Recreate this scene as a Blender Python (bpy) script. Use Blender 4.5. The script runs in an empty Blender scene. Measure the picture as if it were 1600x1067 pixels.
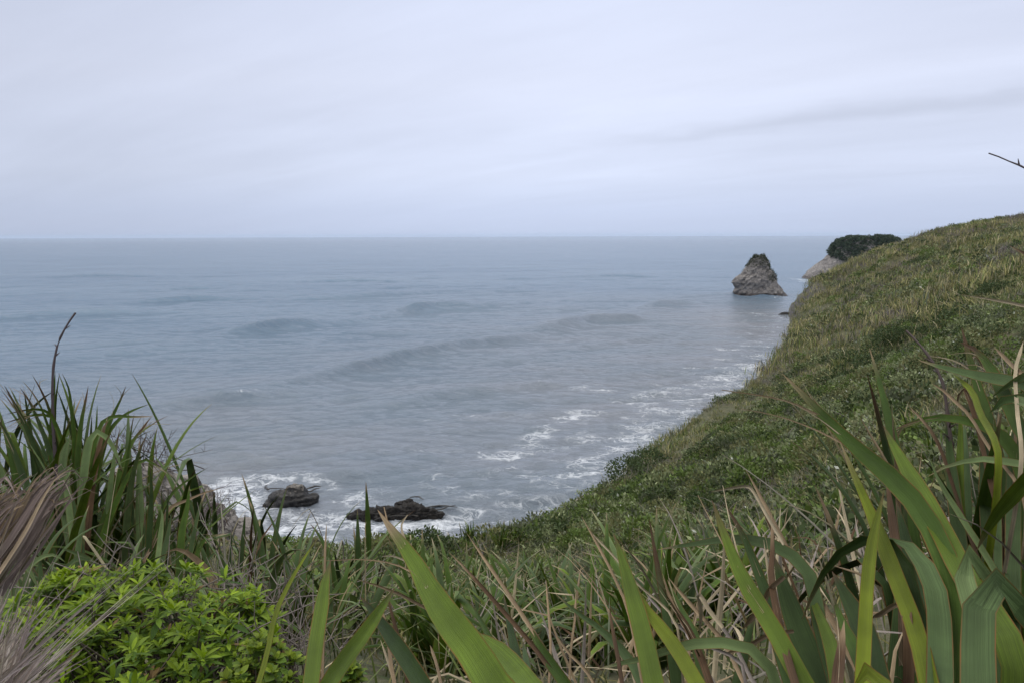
import bpy, math, random
import numpy as np
from mathutils import Vector, Matrix, noise as mnoise

R = math.radians
scene = bpy.context.scene
rng = np.random.default_rng(11)
random.seed(11)

# ------------------------------------------------------------------ camera
FOC, CX, CY = 1244.0, 800.0, 533.5            # focal length and centre in photo pixels (1600 x 1067)
CAM = np.array([0.0, 0.0, 30.0])
cam = bpy.data.objects.new('camera', bpy.data.cameras.new('camera'))
scene.collection.objects.link(cam)
cam.data.sensor_width = 36.0
cam.data.lens = FOC / 1600 * 36.0
cam.data.clip_start = 0.05
cam.data.clip_end = 100000
ROT = Matrix.Rotation(R(90 - 7.53), 3, 'X') @ Matrix.Rotation(R(-0.18), 3, 'Z')
cam.matrix_world = Matrix.Translation(CAM) @ ROT.to_4x4()
scene.camera = cam
ROTN = np.array(ROT)

# ------------------------------------------------------------------ light, sky, exposure
SUN_EL, SUN_AZ = 58.0, -60.0                   # azimuth from +Y, clockwise
sun = bpy.data.objects.new('sun', bpy.data.lights.new('sun', 'SUN'))
scene.collection.objects.link(sun)
sun.data.energy = 1.3
sun.data.angle = R(35)
sun.data.color = (1.0, 0.97, 0.93)
sd = Vector((math.sin(R(SUN_AZ)) * math.cos(R(SUN_EL)), math.cos(R(SUN_AZ)) * math.cos(R(SUN_EL)), math.sin(R(SUN_EL))))
sun.rotation_euler = sd.to_track_quat('Z', 'Y').to_euler()
scene.view_settings.view_transform = 'Standard'
scene.view_settings.look = 'None'
scene.view_settings.exposure = 0.0
scene.view_settings.gamma = 1.0

class NT:
    """small helper round a node tree"""
    def __init__(self, tree):
        self.t = tree
        self.n = tree.nodes
        self.l = tree.links
    def node(self, typ, **kw):
        nd = self.n.new(typ)
        for k, v in kw.items():
            if k.startswith('_'):
                setattr(nd, k[1:], v)
        return nd
    def put(self, sock, val):
        if isinstance(val, bpy.types.NodeSocket):
            self.l.new(val, sock)
        else:
            if hasattr(sock, 'default_value') and not isinstance(sock.default_value, (float, int, bool, str)):
                n = len(sock.default_value)
                if isinstance(val, (int, float)):
                    val = [val] * n
                val = list(val)
                if len(val) < n:
                    val = val + [1.0]
                sock.default_value = val[:n]
            else:
                sock.default_value = val
    def math(self, op, a, b=0.0, c=0.0, clamp=False):
        nd = self.n.new('ShaderNodeMath')
        nd.operation = op
        nd.use_clamp = clamp
        for i, v in enumerate((a, b, c)):
            self.put(nd.inputs[i], v)
        return nd.outputs[0]
    def vmath(self, op, a, b=(0, 0, 0)):
        nd = self.n.new('ShaderNodeVectorMath')
        nd.operation = op
        self.put(nd.inputs[0], a)
        self.put(nd.inputs[1], b)
        return nd.outputs[0]
    def mix(self, f, a, b, mode='MIX'):
        nd = self.n.new('ShaderNodeMix')
        nd.data_type = 'RGBA'
        nd.blend_type = mode
        self.put(nd.inputs[0], f)
        self.put(nd.inputs[6], a)
        self.put(nd.inputs[7], b)
        return nd.outputs[2]
    def smooth(self, x, lo, hi, o0=0.0, o1=1.0):
        nd = self.n.new('ShaderNodeMapRange')
        nd.interpolation_type = 'SMOOTHSTEP'
        for i, v in enumerate((x, lo, hi, o0, o1)):
            self.put(nd.inputs[i], v)
        return nd.outputs[0]
    def noise(self, vec, scale, detail=4.0, rough=0.55, dist=0.0):
        nd = self.n.new('ShaderNodeTexNoise')
        self.put(nd.inputs['Vector'], vec)
        self.put(nd.inputs['Scale'], scale)
        self.put(nd.inputs['Detail'], detail)
        self.put(nd.inputs['Roughness'], rough)
        self.put(nd.inputs['Distortion'], dist)
        return nd.outputs['Fac']
    def voro(self, vec, scale, feature='DISTANCE_TO_EDGE'):
        nd = self.n.new('ShaderNodeTexVoronoi')
        nd.feature = feature
        self.put(nd.inputs['Vector'], vec)
        self.put(nd.inputs['Scale'], scale)
        return nd.outputs['Distance']
    def attr(self, name, out='Color'):
        nd = self.n.new('ShaderNodeAttribute')
        nd.attribute_name = name
        return nd.outputs[out]
    def mapping(self, vec, scale=(1, 1, 1), rot=(0, 0, 0)):
        nd = self.n.new('ShaderNodeMapping')
        self.put(nd.inputs['Vector'], vec)
        nd.inputs['Scale'].default_value = scale
        nd.inputs['Rotation'].default_value = rot
        return nd.outputs[0]
    def sep(self, vec):
        nd = self.n.new('ShaderNodeSeparateXYZ')
        self.put(nd.inputs[0], vec)
        return nd.outputs
    def comb(self, x, y, z):
        nd = self.n.new('ShaderNodeCombineXYZ')
        for i, v in enumerate((x, y, z)):
            self.put(nd.inputs[i], v)
        return nd.outputs[0]
    def bump(self, h, strength, dist, normal=None):
        nd = self.n.new('ShaderNodeBump')
        self.put(nd.inputs['Strength'], strength)
        self.put(nd.inputs['Distance'], dist)
        self.put(nd.inputs['Height'], h)
        if normal is not None:
            self.put(nd.inputs['Normal'], normal)
        return nd.outputs[0]

world = bpy.data.worlds.new('World')
scene.world = world
world.use_nodes = True
W = NT(world.node_tree)
W.n.clear()
tc = W.node('ShaderNodeTexCoord').outputs['Generated']
dx, dy, dz = W.sep(tc)
el = W.math('MAXIMUM', dz, 0.0)
den = W.math('ADD', el, 0.12)
u = W.math('DIVIDE', dx, den)
v = W.math('DIVIDE', dy, den)
plane = W.comb(u, v, 0.0)
sky = W.node('ShaderNodeTexSky')
sky.sky_type = 'NISHITA'
sky.sun_disc = False
sky.sun_elevation = R(SUN_EL)
sky.sun_rotation = R(SUN_AZ)
grad = W.node('ShaderNodeValToRGB')
W.put(grad.inputs[0], el)
rmp = grad.color_ramp
SKYC = [(0.0, (5.9, 6.75, 8.9)), (0.03, (6.25, 7.1, 9.3)), (0.075, (7.3, 8.0, 10.0)), (0.18, (7.75, 8.3, 10.1)),
        (0.27, (7.6, 8.2, 10.1)), (0.5, (9.8, 10.0, 10.8)), (1.0, (15.9, 15.7, 15.2))]
while len(rmp.elements) < len(SKYC):
    rmp.elements.new(0.5)
for e, (p, c) in zip(rmp.elements, SKYC):
    e.position = p
    e.color = (*[q / 16.0 for q in c], 1)
cl = W.vmath('SCALE', grad.outputs[0])
cl.node.inputs['Scale'].default_value = 16.0
al_ = W.math('SUBTRACT', W.math('MULTIPLY', u, 0.8), W.math('MULTIPLY', v, 0.6))
ac_ = W.math('ADD', W.math('MULTIPLY', u, 0.6), W.math('MULTIPLY', v, 0.8))
n1 = W.noise(W.comb(W.math('MULTIPLY', al_, 0.30), W.math('MULTIPLY', ac_, 0.75), 0.0), 0.9, 5, 0.55, 0.6)
n2 = W.noise(W.comb(W.math('MULTIPLY', al_, 0.40), W.math('MULTIPLY', ac_, 1.6), 3.0), 1.7, 5, 0.55, 0.5)
cloudf = W.math('ADD', W.math('MULTIPLY', W.math('SUBTRACT', n1, 0.5), 0.26), W.math('MULTIPLY', W.math('SUBTRACT', n2, 0.5), 0.14))
cloudf = W.math('MULTIPLY', cloudf, W.smooth(el, 0.0, 0.10, 0.25, 1.0))
# the long darker streak on the right and the brighter bank over it
wob = W.math('MULTIPLY', W.math('SUBTRACT', W.noise(plane, 1.6, 4, 0.55), 0.5), 0.40)
q = W.math('ADD', W.math('ADD', W.math('MULTIPLY', u, 0.600), W.math('MULTIPLY', v, 0.800)), wob)
along = W.math('SUBTRACT', W.math('MULTIPLY', u, 0.8), W.math('MULTIPLY', v, 0.6))
fade = W.smooth(along, -3.2, -0.9)
def gauss(center, width):
    t_ = W.math('DIVIDE', W.math('SUBTRACT', q, center), width)
    return W.math('POWER', 2.718, W.math('MULTIPLY', W.math('MULTIPLY', t_, t_), -1.0))
streak = W.math('MULTIPLY', gauss(3.78, 0.14), W.math('MULTIPLY', fade, -0.135))
bank = W.math('MULTIPLY', gauss(3.42, 0.24), W.math('MULTIPLY', fade, 0.08))
left = W.math('ADD', W.smooth(dx, -0.62, 0.02, -0.20, 0.0), W.smooth(dx, 0.05, 0.55, 0.0, -0.075))
fac = W.math('ADD', W.math('ADD', W.math('ADD', 1.0, cloudf), W.math('ADD', streak, bank)), left)
vs = W.node('ShaderNodeVectorMath')
vs.operation = 'SCALE'
W.put(vs.inputs[0], cl)
W.put(vs.inputs['Scale'], fac)
skycol = W.mix(0.06, vs.outputs[0], sky.outputs[0])
bg = W.node('ShaderNodeBackground')
W.put(bg.inputs['Color'], skycol)
bg.inputs['Strength'].default_value = 0.1
wo = W.node('ShaderNodeOutputWorld')
W.l.new(bg.outputs[0], wo.inputs['Surface'])

cy = scene.cycles
cy.max_bounces = 6
cy.diffuse_bounces = 3
cy.glossy_bounces = 2
cy.transmission_bounces = 3
cy.volume_bounces = 1
cy.caustics_reflective = False
cy.caustics_refractive = False

# ------------------------------------------------------------------ geometry helpers
def dirs(px, py):
    p = np.stack([(np.asarray(px, float) - CX) / FOC, (CY - np.asarray(py, float)) / FOC, -np.ones_like(np.asarray(px, float))], -1)
    p /= np.linalg.norm(p, axis=-1, keepdims=True)
    return p @ ROTN.T
def at(px, py, r):
    return CAM + dirs(px, py) * np.asarray(r, float)[..., None]
def ath(px, py, d):
    w = dirs(px, py)
    return CAM + w * (np.asarray(d, float) / np.hypot(w[..., 0], w[..., 1]))[..., None]
def sea_at(px, py):
    w = dirs(px, py)
    return CAM + w * (-CAM[2] / w[..., 2])[..., None]

def link(o, parent=None):
    scene.collection.objects.link(o)
    if parent is not None:
        o.parent = parent
        o.matrix_parent_inverse = parent.matrix_basis.inverted()
    return o
def mesh_obj(name, V, F, mat, parent=None, col=None, uv=None, extra=None, smooth=True):
    """V n x 3, F m x k (all faces of one size) or list of arrays; col n x 3"""
    V = np.asarray(V, np.float32)
    me = bpy.data.meshes.new(name)
    Fs = [np.asarray(f, np.int32) for f in (F if isinstance(F, list) else [F]) if len(f)]
    me.vertices.add(len(V))
    me.vertices.foreach_set('co', V.ravel())
    idx = np.concatenate([f.ravel() for f in Fs])
    cnt = np.concatenate([np.full(len(f), f.shape[1], np.int32) for f in Fs])
    me.loops.add(len(idx))
    me.loops.foreach_set('vertex_index', idx)
    me.polygons.add(len(cnt))
    st = np.zeros(len(cnt), np.int32)
    st[1:] = np.cumsum(cnt)[:-1]
    me.polygons.foreach_set('loop_start', st)
    try:
        me.polygons.foreach_set('loop_total', cnt)
    except Exception:
        pass
    if smooth:
        me.polygons.foreach_set('use_smooth', np.ones(len(cnt), bool))
    if col is not None:
        a = me.attributes.new('Col', 'FLOAT_COLOR', 'POINT')
        c4 = np.ones((len(V), 4), np.float32)
        c4[:, :3] = col
        a.data.foreach_set('color', c4.ravel())
    if uv is not None:
        a = me.attributes.new('uvw', 'FLOAT_VECTOR', 'POINT')
        u3 = np.zeros((len(V), 3), np.float32)
        u3[:, :2] = uv
        a.data.foreach_set('vector', u3.ravel())
    for k, arr in (extra or {}).items():
        a = me.attributes.new(k, 'FLOAT', 'POINT')
        a.data.foreach_set('value', np.asarray(arr, np.float32))
    me.update(calc_edges=True)
    if mat is not None:
        me.materials.append(mat)
    return link(bpy.data.objects.new(name, me), parent)
def tag(o, label=None, cat=None, group=None, kind=None):
    for k, val in (('label', label), ('category', cat), ('group', group), ('kind', kind)):
        if val:
            o[k] = val
    return o
def empty(name, loc):
    o = bpy.data.objects.new(name, None)
    o.location = loc
    o.empty_display_size = 0.2
    scene.collection.objects.link(o)
    return o
def copy_obj(o, loc, rz, sc, parent=None):
    c = o.copy()
    scene.collection.objects.link(c)
    c.location = loc
    c.rotation_euler = (0, 0, rz)
    c.scale = sc if hasattr(sc, '__len__') else (sc, sc, sc)
    return c

# value noise, vectorised
_T = np.random.default_rng(3).random((256, 256))
def vnoise(x, y, s=1.0, seed=0):
    x = np.asarray(x, float) * s + seed * 17.31
    y = np.asarray(y, float) * s + seed * 9.77
    xi, yi = np.floor(x).astype(int), np.floor(y).astype(int)
    fx, fy = x - xi, y - yi
    fx, fy = fx * fx * (3 - 2 * fx), fy * fy * (3 - 2 * fy)
    g = lambda a, b: _T[(xi + a) & 255, (yi + b) & 255]
    return (g(0, 0) * (1 - fx) + g(1, 0) * fx) * (1 - fy) + (g(0, 1) * (1 - fx) + g(1, 1) * fx) * fy
def fbm(x, y, s=1.0, seed=0, o=4):
    t, a, n_ = 0.0, 0.5, 0.0
    for i in range(o):
        t = t + a * vnoise(x, y, s * 2 ** i, seed + i)
        n_ += a
        a *= 0.5
    return t / n_
def seg_dist(x, y, pts):
    """distance from points to a polyline, and the parameter 0..1 along it"""
    best = np.full(np.shape(x), 1e9)
    par = np.zeros(np.shape(x))
    pts = np.asarray(pts, float)[:, :2]
    L = np.concatenate([[0], np.cumsum(np.linalg.norm(np.diff(pts, axis=0), axis=1))])
    for i in range(len(pts) - 1):
        ax, ay = pts[i]
        ex, ey = pts[i + 1] - pts[i]
        l2 = ex * ex + ey * ey + 1e-9
        t_ = np.clip(((x - ax) * ex + (y - ay) * ey) / l2, 0, 1)
        d = np.hypot(x - ax - t_ * ex, y - ay - t_ * ey)
        m = d < best
        best = np.where(m, d, best)
        par = np.where(m, (L[i] + t_ * (L[i + 1] - L[i])) / L[-1], par)
    return best, par
def inside(x, y, poly):
    c = np.zeros(np.shape(x), bool)
    n_ = len(poly)
    for i in range(n_):
        x0, y0 = poly[i]
        x1, y1 = poly[(i + 1) % n_]
        if y0 == y1:
            continue
        m = ((y0 > y) != (y1 > y)) & (x < (x1 - x0) * (y - y0) / (y1 - y0) + x0)
        c ^= m
    return c

# ------------------------------------------------------------------ materials
def material(name):
    m = bpy.data.materials.new(name)
    m.use_nodes = True
    t = NT(m.node_tree)
    t.n.clear()
    out = t.node('ShaderNodeOutputMaterial')
    b = t.node('ShaderNodeBsdfPrincipled')
    t.l.new(b.outputs[0], out.inputs['Surface'])
    return m, t, b, out
def leaf_material(name, margin=None, rough=0.5, spec=0.18, trans=0.14, fibre=0.38, fscale=(70, 2.5, 1)):
    m, t, b, out = material(name)
    c = t.attr('Col')
    uvw = t.attr('uvw', 'Vector')
    pos = t.node('ShaderNodeNewGeometry').outputs['Position']
    f = t.noise(t.mapping(uvw, fscale), 1.0, 3, 0.6)
    blot = t.noise(pos, 9.0, 3, 0.6)
    c = t.mix(1.0, c, t.comb(t.smooth(f, 0.25, 0.75, 1 - fibre, 1 + fibre), t.smooth(f, 0.25, 0.75, 1 - fibre, 1 + fibre), t.smooth(f, 0.25, 0.75, 1 - fibre, 1 + fibre)), 'MULTIPLY')
    k = t.smooth(blot, 0.3, 0.75, 0.82, 1.18)
    c = t.mix(1.0, c, t.comb(k, k, k), 'MULTIPLY')
    if margin:
        ux = t.sep(uvw)[0]
        e = t.math('ABSOLUTE', t.math('SUBTRACT', ux, 0.5))
        wob = t.math('MULTIPLY', t.noise(t.mapping(uvw, (1, 30, 1)), 1.0, 2, 0.5), 0.03)
        c = t.mix(t.smooth(t.math('SUBTRACT', e, wob), 0.43, 0.47, 0.0, t.smooth(blot, 0.35, 0.65, 0.25, 0.8)), c, margin)
        spots = t.noise(t.mapping(uvw, (9, 60, 1)), 1.0, 2, 0.5)
        c = t.mix(t.smooth(spots, 0.74, 0.80, 0.0, 0.7), c, (0.05, 0.035, 0.015, 1))
    t.put(b.inputs['Base Color'], c)
    b.inputs['Roughness'].default_value = rough
    b.inputs['Specular IOR Level'].default_value = spec
    t.put(b.inputs['Normal'], t.bump(f, 0.5, 0.003))
    if trans:
        tr = t.node('ShaderNodeBsdfTranslucent')
        t.put(tr.inputs[0], t.mix(1.0, c, (1.0, 1.1, 0.5, 1), 'MULTIPLY'))
        mx = t.node('ShaderNodeMixShader')
        mx.inputs[0].default_value = trans
        t.l.new(b.outputs[0], mx.inputs[1])
        t.l.new(tr.outputs[0], mx.inputs[2])
        t.l.new(mx.outputs[0], out.inputs['Surface'])
    return m
M_FLAX = leaf_material('flax leaf', margin=(0.20, 0.075, 0.02, 1))
M_DRY = leaf_material('dry leaf', rough=0.75, spec=0.15, trans=0.06, fibre=0.4, fscale=(40, 3, 1))
M_SHRUB = leaf_material('glossy shrub leaf', rough=0.45, spec=0.22, trans=0.22, fibre=0.08)
def cover_material(name, rough=0.65, trans=0.15):
    m, t, b, out = material(name)
    c = t.attr('Col')
    t.put(b.inputs['Base Color'], c)
    b.inputs['Roughness'].default_value = rough
    b.inputs['Specular IOR Level'].default_value = 0.25
    tr = t.node('ShaderNodeBsdfTranslucent')
    t.put(tr.inputs[0], c)
    mx = t.node('ShaderNodeMixShader')
    mx.inputs[0].default_value = trans
    t.l.new(b.outputs[0], mx.inputs[1])
    t.l.new(tr.outputs[0], mx.inputs[2])
    t.l.new(mx.outputs[0], out.inputs['Surface'])
    return m
M_COVER = cover_material('hillside cover')
M_TWIG, t, b, _ = material('bare twig')
t.put(b.inputs['Base Color'], t.attr('Col'))
b.inputs['Roughness'].default_value = 0.85

M_SOIL, t, b, _ = material('hillside soil')
pos = t.node('ShaderNodeNewGeometry').outputs['Position']
nrm = t.node('ShaderNodeNewGeometry').outputs['Normal']
nz = t.sep(nrm)[2]
c = t.mix(t.smooth(t.noise(pos, 0.8, 5, 0.65), 0.35, 0.65), (0.04, 0.05, 0.018, 1), (0.085, 0.085, 0.04, 1))
c = t.mix(t.smooth(t.noise(pos, 6.0, 4, 0.7), 0.4, 0.7, 0, 0.6), c, (0.16, 0.14, 0.08, 1))
rk = t.mix(t.smooth(t.noise(t.mapping(pos, (0.4, 0.4, 1.6)), 1.2, 6, 0.7), 0.3, 0.7), (0.05, 0.045, 0.043, 1), (0.11, 0.097, 0.09, 1))
c = t.mix(t.smooth(nz, 0.48, 0.68), rk, c)
t.put(b.inputs['Base Color'], c)
b.inputs['Roughness'].default_value = 0.95
t.put(b.inputs['Normal'], t.bump(t.noise(pos, 3.0, 6, 0.7), 0.8, 0.15))

def rock_material(name, dark, light, wet_z=None, tilt=(0, 0, 0), scale=1.0, wetcol=(0.035, 0.03, 0.03)):
    m, t, b, _ = material(name)
    pos = t.node('ShaderNodeNewGeometry').outputs['Position']
    st = t.noise(t.mapping(t.mapping(pos, (1, 1, 1), tilt), (0.5, 0.5, 1.35)), scale, 7, 0.7, 1.2)
    fine = t.noise(pos, scale * 5, 6, 0.7)
    c = t.mix(t.smooth(st, 0.32, 0.68), dark, light)
    c = t.mix(t.smooth(fine, 0.35, 0.7, 0, 0.55), c, tuple(q * 0.55 for q in dark))
    crack = t.voro(t.vmath('ADD', t.mapping(pos, (1, 1, 1.7), tilt), t.comb(t.math('MULTIPLY', fine, 0.8), 0, st)), scale * 1.3)
    c = t.mix(t.smooth(crack, 0.0, 0.05, 0.55, 0.0), c, (0.05, 0.045, 0.04, 1))
    ro = 0.9
    if wet_z is not None:
        z = t.sep(pos)[2]
        zz = t.math('ADD', z, t.math('MULTIPLY', t.math('SUBTRACT', t.noise(pos, scale * 2, 4, 0.6), 0.5), wet_z * 1.6))
        wf = t.smooth(zz, wet_z * 0.75, wet_z * 1.15, 1.0, 0.0)
        c = t.mix(wf, c, wetcol)
        ro = t.math('SUBTRACT', 0.9, t.math('MULTIPLY', wf, 0.45))
    t.put(b.inputs['Base Color'], c)
    t.put(b.inputs['Roughness'], ro)
    h = t.math('ADD', t.math('MULTIPLY', st, 0.7), t.math('ADD', t.math('MULTIPLY', fine, 0.3), t.smooth(crack, 0.0, 0.06, -0.3, 0)))
    t.put(b.inputs['Normal'], t.bump(h, 1.0, 0.35 / scale))
    return m

# ------------------------------------------------------------------ terrain: control points seen in the photo, then a smooth sheet
EDGE_PX = [(200, 830, 9), (262, 838, 12), (320, 850, 15.5), (390, 868, 19), (440, 866, 22), (500, 868, 24), (560, 858, 26), (640, 850, 29),
           (740, 850, 32), (800, 842, 36), (850, 832, 41), (900, 796, 51), (955, 752, 63), (1020, 699, 77), (1100, 641, 95),
           (1184, 588, 122), (1231, 540, 150), (1246, 508, 180), (1258, 481, 207), (1296, 453, 235)]
e_px = np.array(EDGE_PX, float)
EDGE = ath(e_px[:, 0], e_px[:, 1], e_px[:, 2])
CTRL = [(800, 1067, 5), (800, 965, 12), (700, 915, 17), (600, 890, 22), (500, 912, 17), (400, 960, 9), (900, 918, 19), (900, 858, 32), (1000, 866, 26),
        (1100, 815, 27), (1100, 908, 10), (1100, 709, 60), (1050, 772, 40), (1200, 607, 105),
        (1253, 835, 12), (1253, 792, 18), (1253, 762, 25), (1253, 732, 35), (1253, 694, 50), (1253, 630, 80), (1253, 572, 120),
        (1461, 755, 12), (1461, 700, 18), (1461, 664, 25), (1461, 628, 35), (1461, 588, 50), (1461, 534, 80), (1461, 484, 120), (1461, 428, 180),
        (1600, 700, 12), (1600, 650, 18), (1600, 610, 25), (1600, 570, 35), (1600, 528, 50), (1600, 476, 80), (1600, 434, 120), (1600, 388, 180),
        (1350, 411, 250), (1410, 382, 258), (1500, 355, 262), (1330, 488, 160), (1325, 432, 243), (1350, 450, 200), (1600, 342, 250), (1700, 330, 245), (300, 960, 4.5), (130, 890, 7.5), (300, 905, 9), (330, 870, 13),
        (1250, 940, 6), (1450, 860, 7), (1600, 830, 5.5)]
c_px = np.array(CTRL, float)
CP = ath(c_px[:, 0], c_px[:, 1], c_px[:, 2])
XTRA = np.array([(0, 0, 28.35), (0, -12, 29), (12, -6, 30.5), (25, 5, 29), (-5, 0, 27.6), (-8, -12, 27), (45, 25, 29.5), (90, 60, 34), (140, 120, 38),
                 (100, 300, 4), (150, 310, 16), (210, 280, 30), (210, 200, 42), (170, 60, 42), (40, -30, 33), (-20, -30, 24)], float)
K = np.vstack([EDGE, CP, XTRA])
def _tps(r2):
    return 0.5 * r2 * np.log(r2 + 1e-9)
n = len(K)
A = np.zeros((n + 3, n + 3))
A[:n, :n] = _tps((K[:, None, 0] - K[None, :, 0]) ** 2 + (K[:, None, 1] - K[None, :, 1]) ** 2) + np.eye(n) * 0.6
A[:n, n:] = np.c_[np.ones(n), K[:, :2]]
A[n:, :n] = A[:n, n:].T
SOL = np.linalg.solve(A, np.r_[K[:, 2], 0, 0, 0])
def smooth_h(x, y):
    x, y = np.asarray(x, float), np.asarray(y, float)
    out = SOL[n] + SOL[n + 1] * x + SOL[n + 2] * y
    for i in range(n):
        out = out + SOL[i] * _tps((x - K[i, 0]) ** 2 + (y - K[i, 1]) ** 2)
    return out
POLY = [(-22, -32), (-10, -6), (-8.2, 2)] + [tuple(p[:2]) for p in EDGE] + [(98, 262), (112, 318), (320, 318), (320, -60), (-22, -60)]
LINE = np.array(POLY + [POLY[0]], float)
def edge_sd(x, y):
    d, _ = seg_dist(x, y, LINE)
    return np.where(inside(x, y, POLY), d, -d)
def nearest_on_line(x, y):
    bx, by, best = np.zeros_like(x), np.zeros_like(y), np.full(x.shape, 1e9)
    for i in range(len(LINE) - 1):
        ax, ay = LINE[i]
        ex, ey = LINE[i + 1] - LINE[i]
        t_ = np.clip(((x - ax) * ex + (y - ay) * ey) / (ex * ex + ey * ey + 1e-9), 0, 1)
        qx, qy = ax + t_ * ex, ay + t_ * ey
        d = np.hypot(x - qx, y - qy)
        m = d < best
        bx, by, best = np.where(m, qx, bx), np.where(m, qy, by), np.where(m, d, best)
    return bx, by
def ground(x, y):
    x, y = np.atleast_1d(np.asarray(x, float)), np.atleast_1d(np.asarray(y, float))
    d = np.hypot(x, y)
    sd = edge_sd(x, y)
    h = smooth_h(x, y)
    bump_ = (fbm(x, y, 0.12, 5) - 0.5) * np.clip((d - 6) / 40, 0, 1) * 3.0 + (fbm(x, y, 0.5, 9) - 0.5) * np.clip((d - 3) / 25, 0.1, 1) * 0.9
    nx, ny = nearest_on_line(x, y)
    he = smooth_h(nx, ny)
    s = np.maximum(-sd, 0) + np.where(sd < 0, (fbm(x, y, 0.45, 21) - 0.5) * 1.5, 0)
    drop = np.maximum(s, 0) * 2.6
    h = np.where(sd < 0, np.maximum(he - drop, -4.0), h + bump_ * np.clip(sd / 3.0, 0, 1))
    return h

az = np.radians(np.r_[np.arange(-180, -45, 4.0), np.arange(-45, 46, 0.4), np.arange(48, 180.1, 4.0)])
rr = np.r_[0.0, np.geomspace(0.6, 420, 300)]
AZ, RR = np.meshgrid(az, rr)
gx, gy = RR * np.sin(AZ), RR * np.cos(AZ)
gz = ground(gx.ravel(), gy.ravel())
nr, nc = gx.shape
ii = (np.arange(nr - 1)[:, None] * nc + np.arange(nc - 1)[None, :]).ravel()
quads = np.stack([ii, ii + 1, ii + nc + 1, ii + nc], -1)[:, ::-1]
tag(mesh_obj('hillside', np.c_[gx.ravel(), gy.ravel(), gz], quads, M_SOIL), kind='structure')

# ------------------------------------------------------------------ sea
saz = np.radians(np.r_[np.arange(-85, -42, 1.5), np.linspace(-42, 42, 440), np.arange(43.5, 85.1, 1.5)])
sr = np.r_[np.geomspace(18, 60, 40)[:-1], np.geomspace(60, 1500, 640), np.geomspace(1560, 30000, 42)]
AZ, RR = np.meshgrid(saz, sr)
sx, sy = (RR * np.sin(AZ)).ravel(), (RR * np.cos(AZ)).ravel()
sdist = np.hypot(sx, sy)
sz = np.zeros_like(sx)
wr = np.random.default_rng(5)
nearfade = np.clip((1500 - sdist) / 900, 0, 1)
for i in range(26):
    lam = 2.6 * (1.155 ** i)
    th = wr.normal(R(-12), R(32 if lam < 14 else 20))                 # swell runs towards the camera, crests tilt up to the right
    kx, ky = math.sin(th) * 2 * math.pi / lam, math.cos(th) * 2 * math.pi / lam
    ph = kx * sx + ky * sy + wr.random() * 6.28 + 1.5 * fbm(sx, sy, 0.6 / lam, i, 2)
    grp = 0.35 + 1.3 * fbm(sx, sy, 0.38 / lam, i + 40, 2)
    res = np.clip((lam - 2 * sdist * 0.0052) / lam, 0, 1)    # keep what the grid can carry
    a = (0.030 if lam < 8 else 0.022 if lam < 14 else 0.016) * lam ** 0.48
    sz += a * grp * res * nearfade * (np.sin(ph) + 0.35 * np.sin(2 * ph + 1.2))
CRESTS = [([(60, 566), (200, 549), (345, 530), (430, 516), (520, 507), (620, 493), (680, 484), (735, 482), (850, 473), (950, 465)], 0.45),
          ([(150, 662), (300, 633), (420, 608), (560, 579), (650, 558), (760, 538), (850, 522), (920, 505), (990, 500), (1045, 479), (1100, 474), (1150, 470)], 0.42),
          ([(-60, 506), (100, 494), (215, 491), (320, 473), (420, 469), (560, 463), (700, 458), (860, 456)], 0.4),
          ([(330, 528), (430, 514), (530, 504)], 1.0), ([(600, 493), (680, 482), (745, 480)], 1.1), ([(815, 522), (920, 503), (1000, 499)], 0.95), ([(990, 483), (1045, 476), (1095, 473)], 1.0),
          ([(440, 604), (560, 577), (650, 556), (760, 536), (860, 524)], 0.75), ([(-60, 502), (100, 492), (225, 490)], 0.8), ([(190, 474), (300, 468), (430, 467)], 0.7),
          ([(200, 650), (320, 628), (450, 612), (570, 606)], 0.4), ([(560, 640), (700, 613), (840, 601), (960, 604)], 0.4), ([(200, 456), (290, 452), (360, 452)], 0.55),
          ([(1050, 466), (1150, 461), (1240, 468)], 0.6), ([(560, 463), (700, 456), (860, 456)], 0.4), ([(60, 545), (200, 536), (335, 530)], 0.45), ([(900, 545), (1010, 530), (1100, 514)], 0.35),
          ([(440, 442), (560, 438), (660, 440)], 0.5), ([(860, 434), (960, 431), (1060, 433)], 0.5), ([(20, 436), (140, 430), (260, 432)], 0.5)]
for pts, amp in CRESTS:
    P = sea_at(*np.array(pts, float).T)
    d, par = seg_dist(sx, sy, P)
    i0 = np.argmin(np.hypot(sx - P[len(P) // 2, 0], sy - P[len(P) // 2, 1]))
    rc = np.interp(np.arctan2(sx, sy), np.arctan2(P[:, 0], P[:, 1]), np.hypot(P[:, 0], P[:, 1]))
    front = sdist < rc
    prof = np.where(front, np.exp(-(d / 2.5) ** 2), np.exp(-(d / 8.0) ** 2))
    taper = np.clip(np.sin(np.pi * np.clip(par, 0.02, 0.98)), 0, 1) ** 0.7
    sz += 2.3 * amp * prof * taper * (0.75 + 0.5 * fbm(sx, sy, 0.08, 3, 2))
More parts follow.
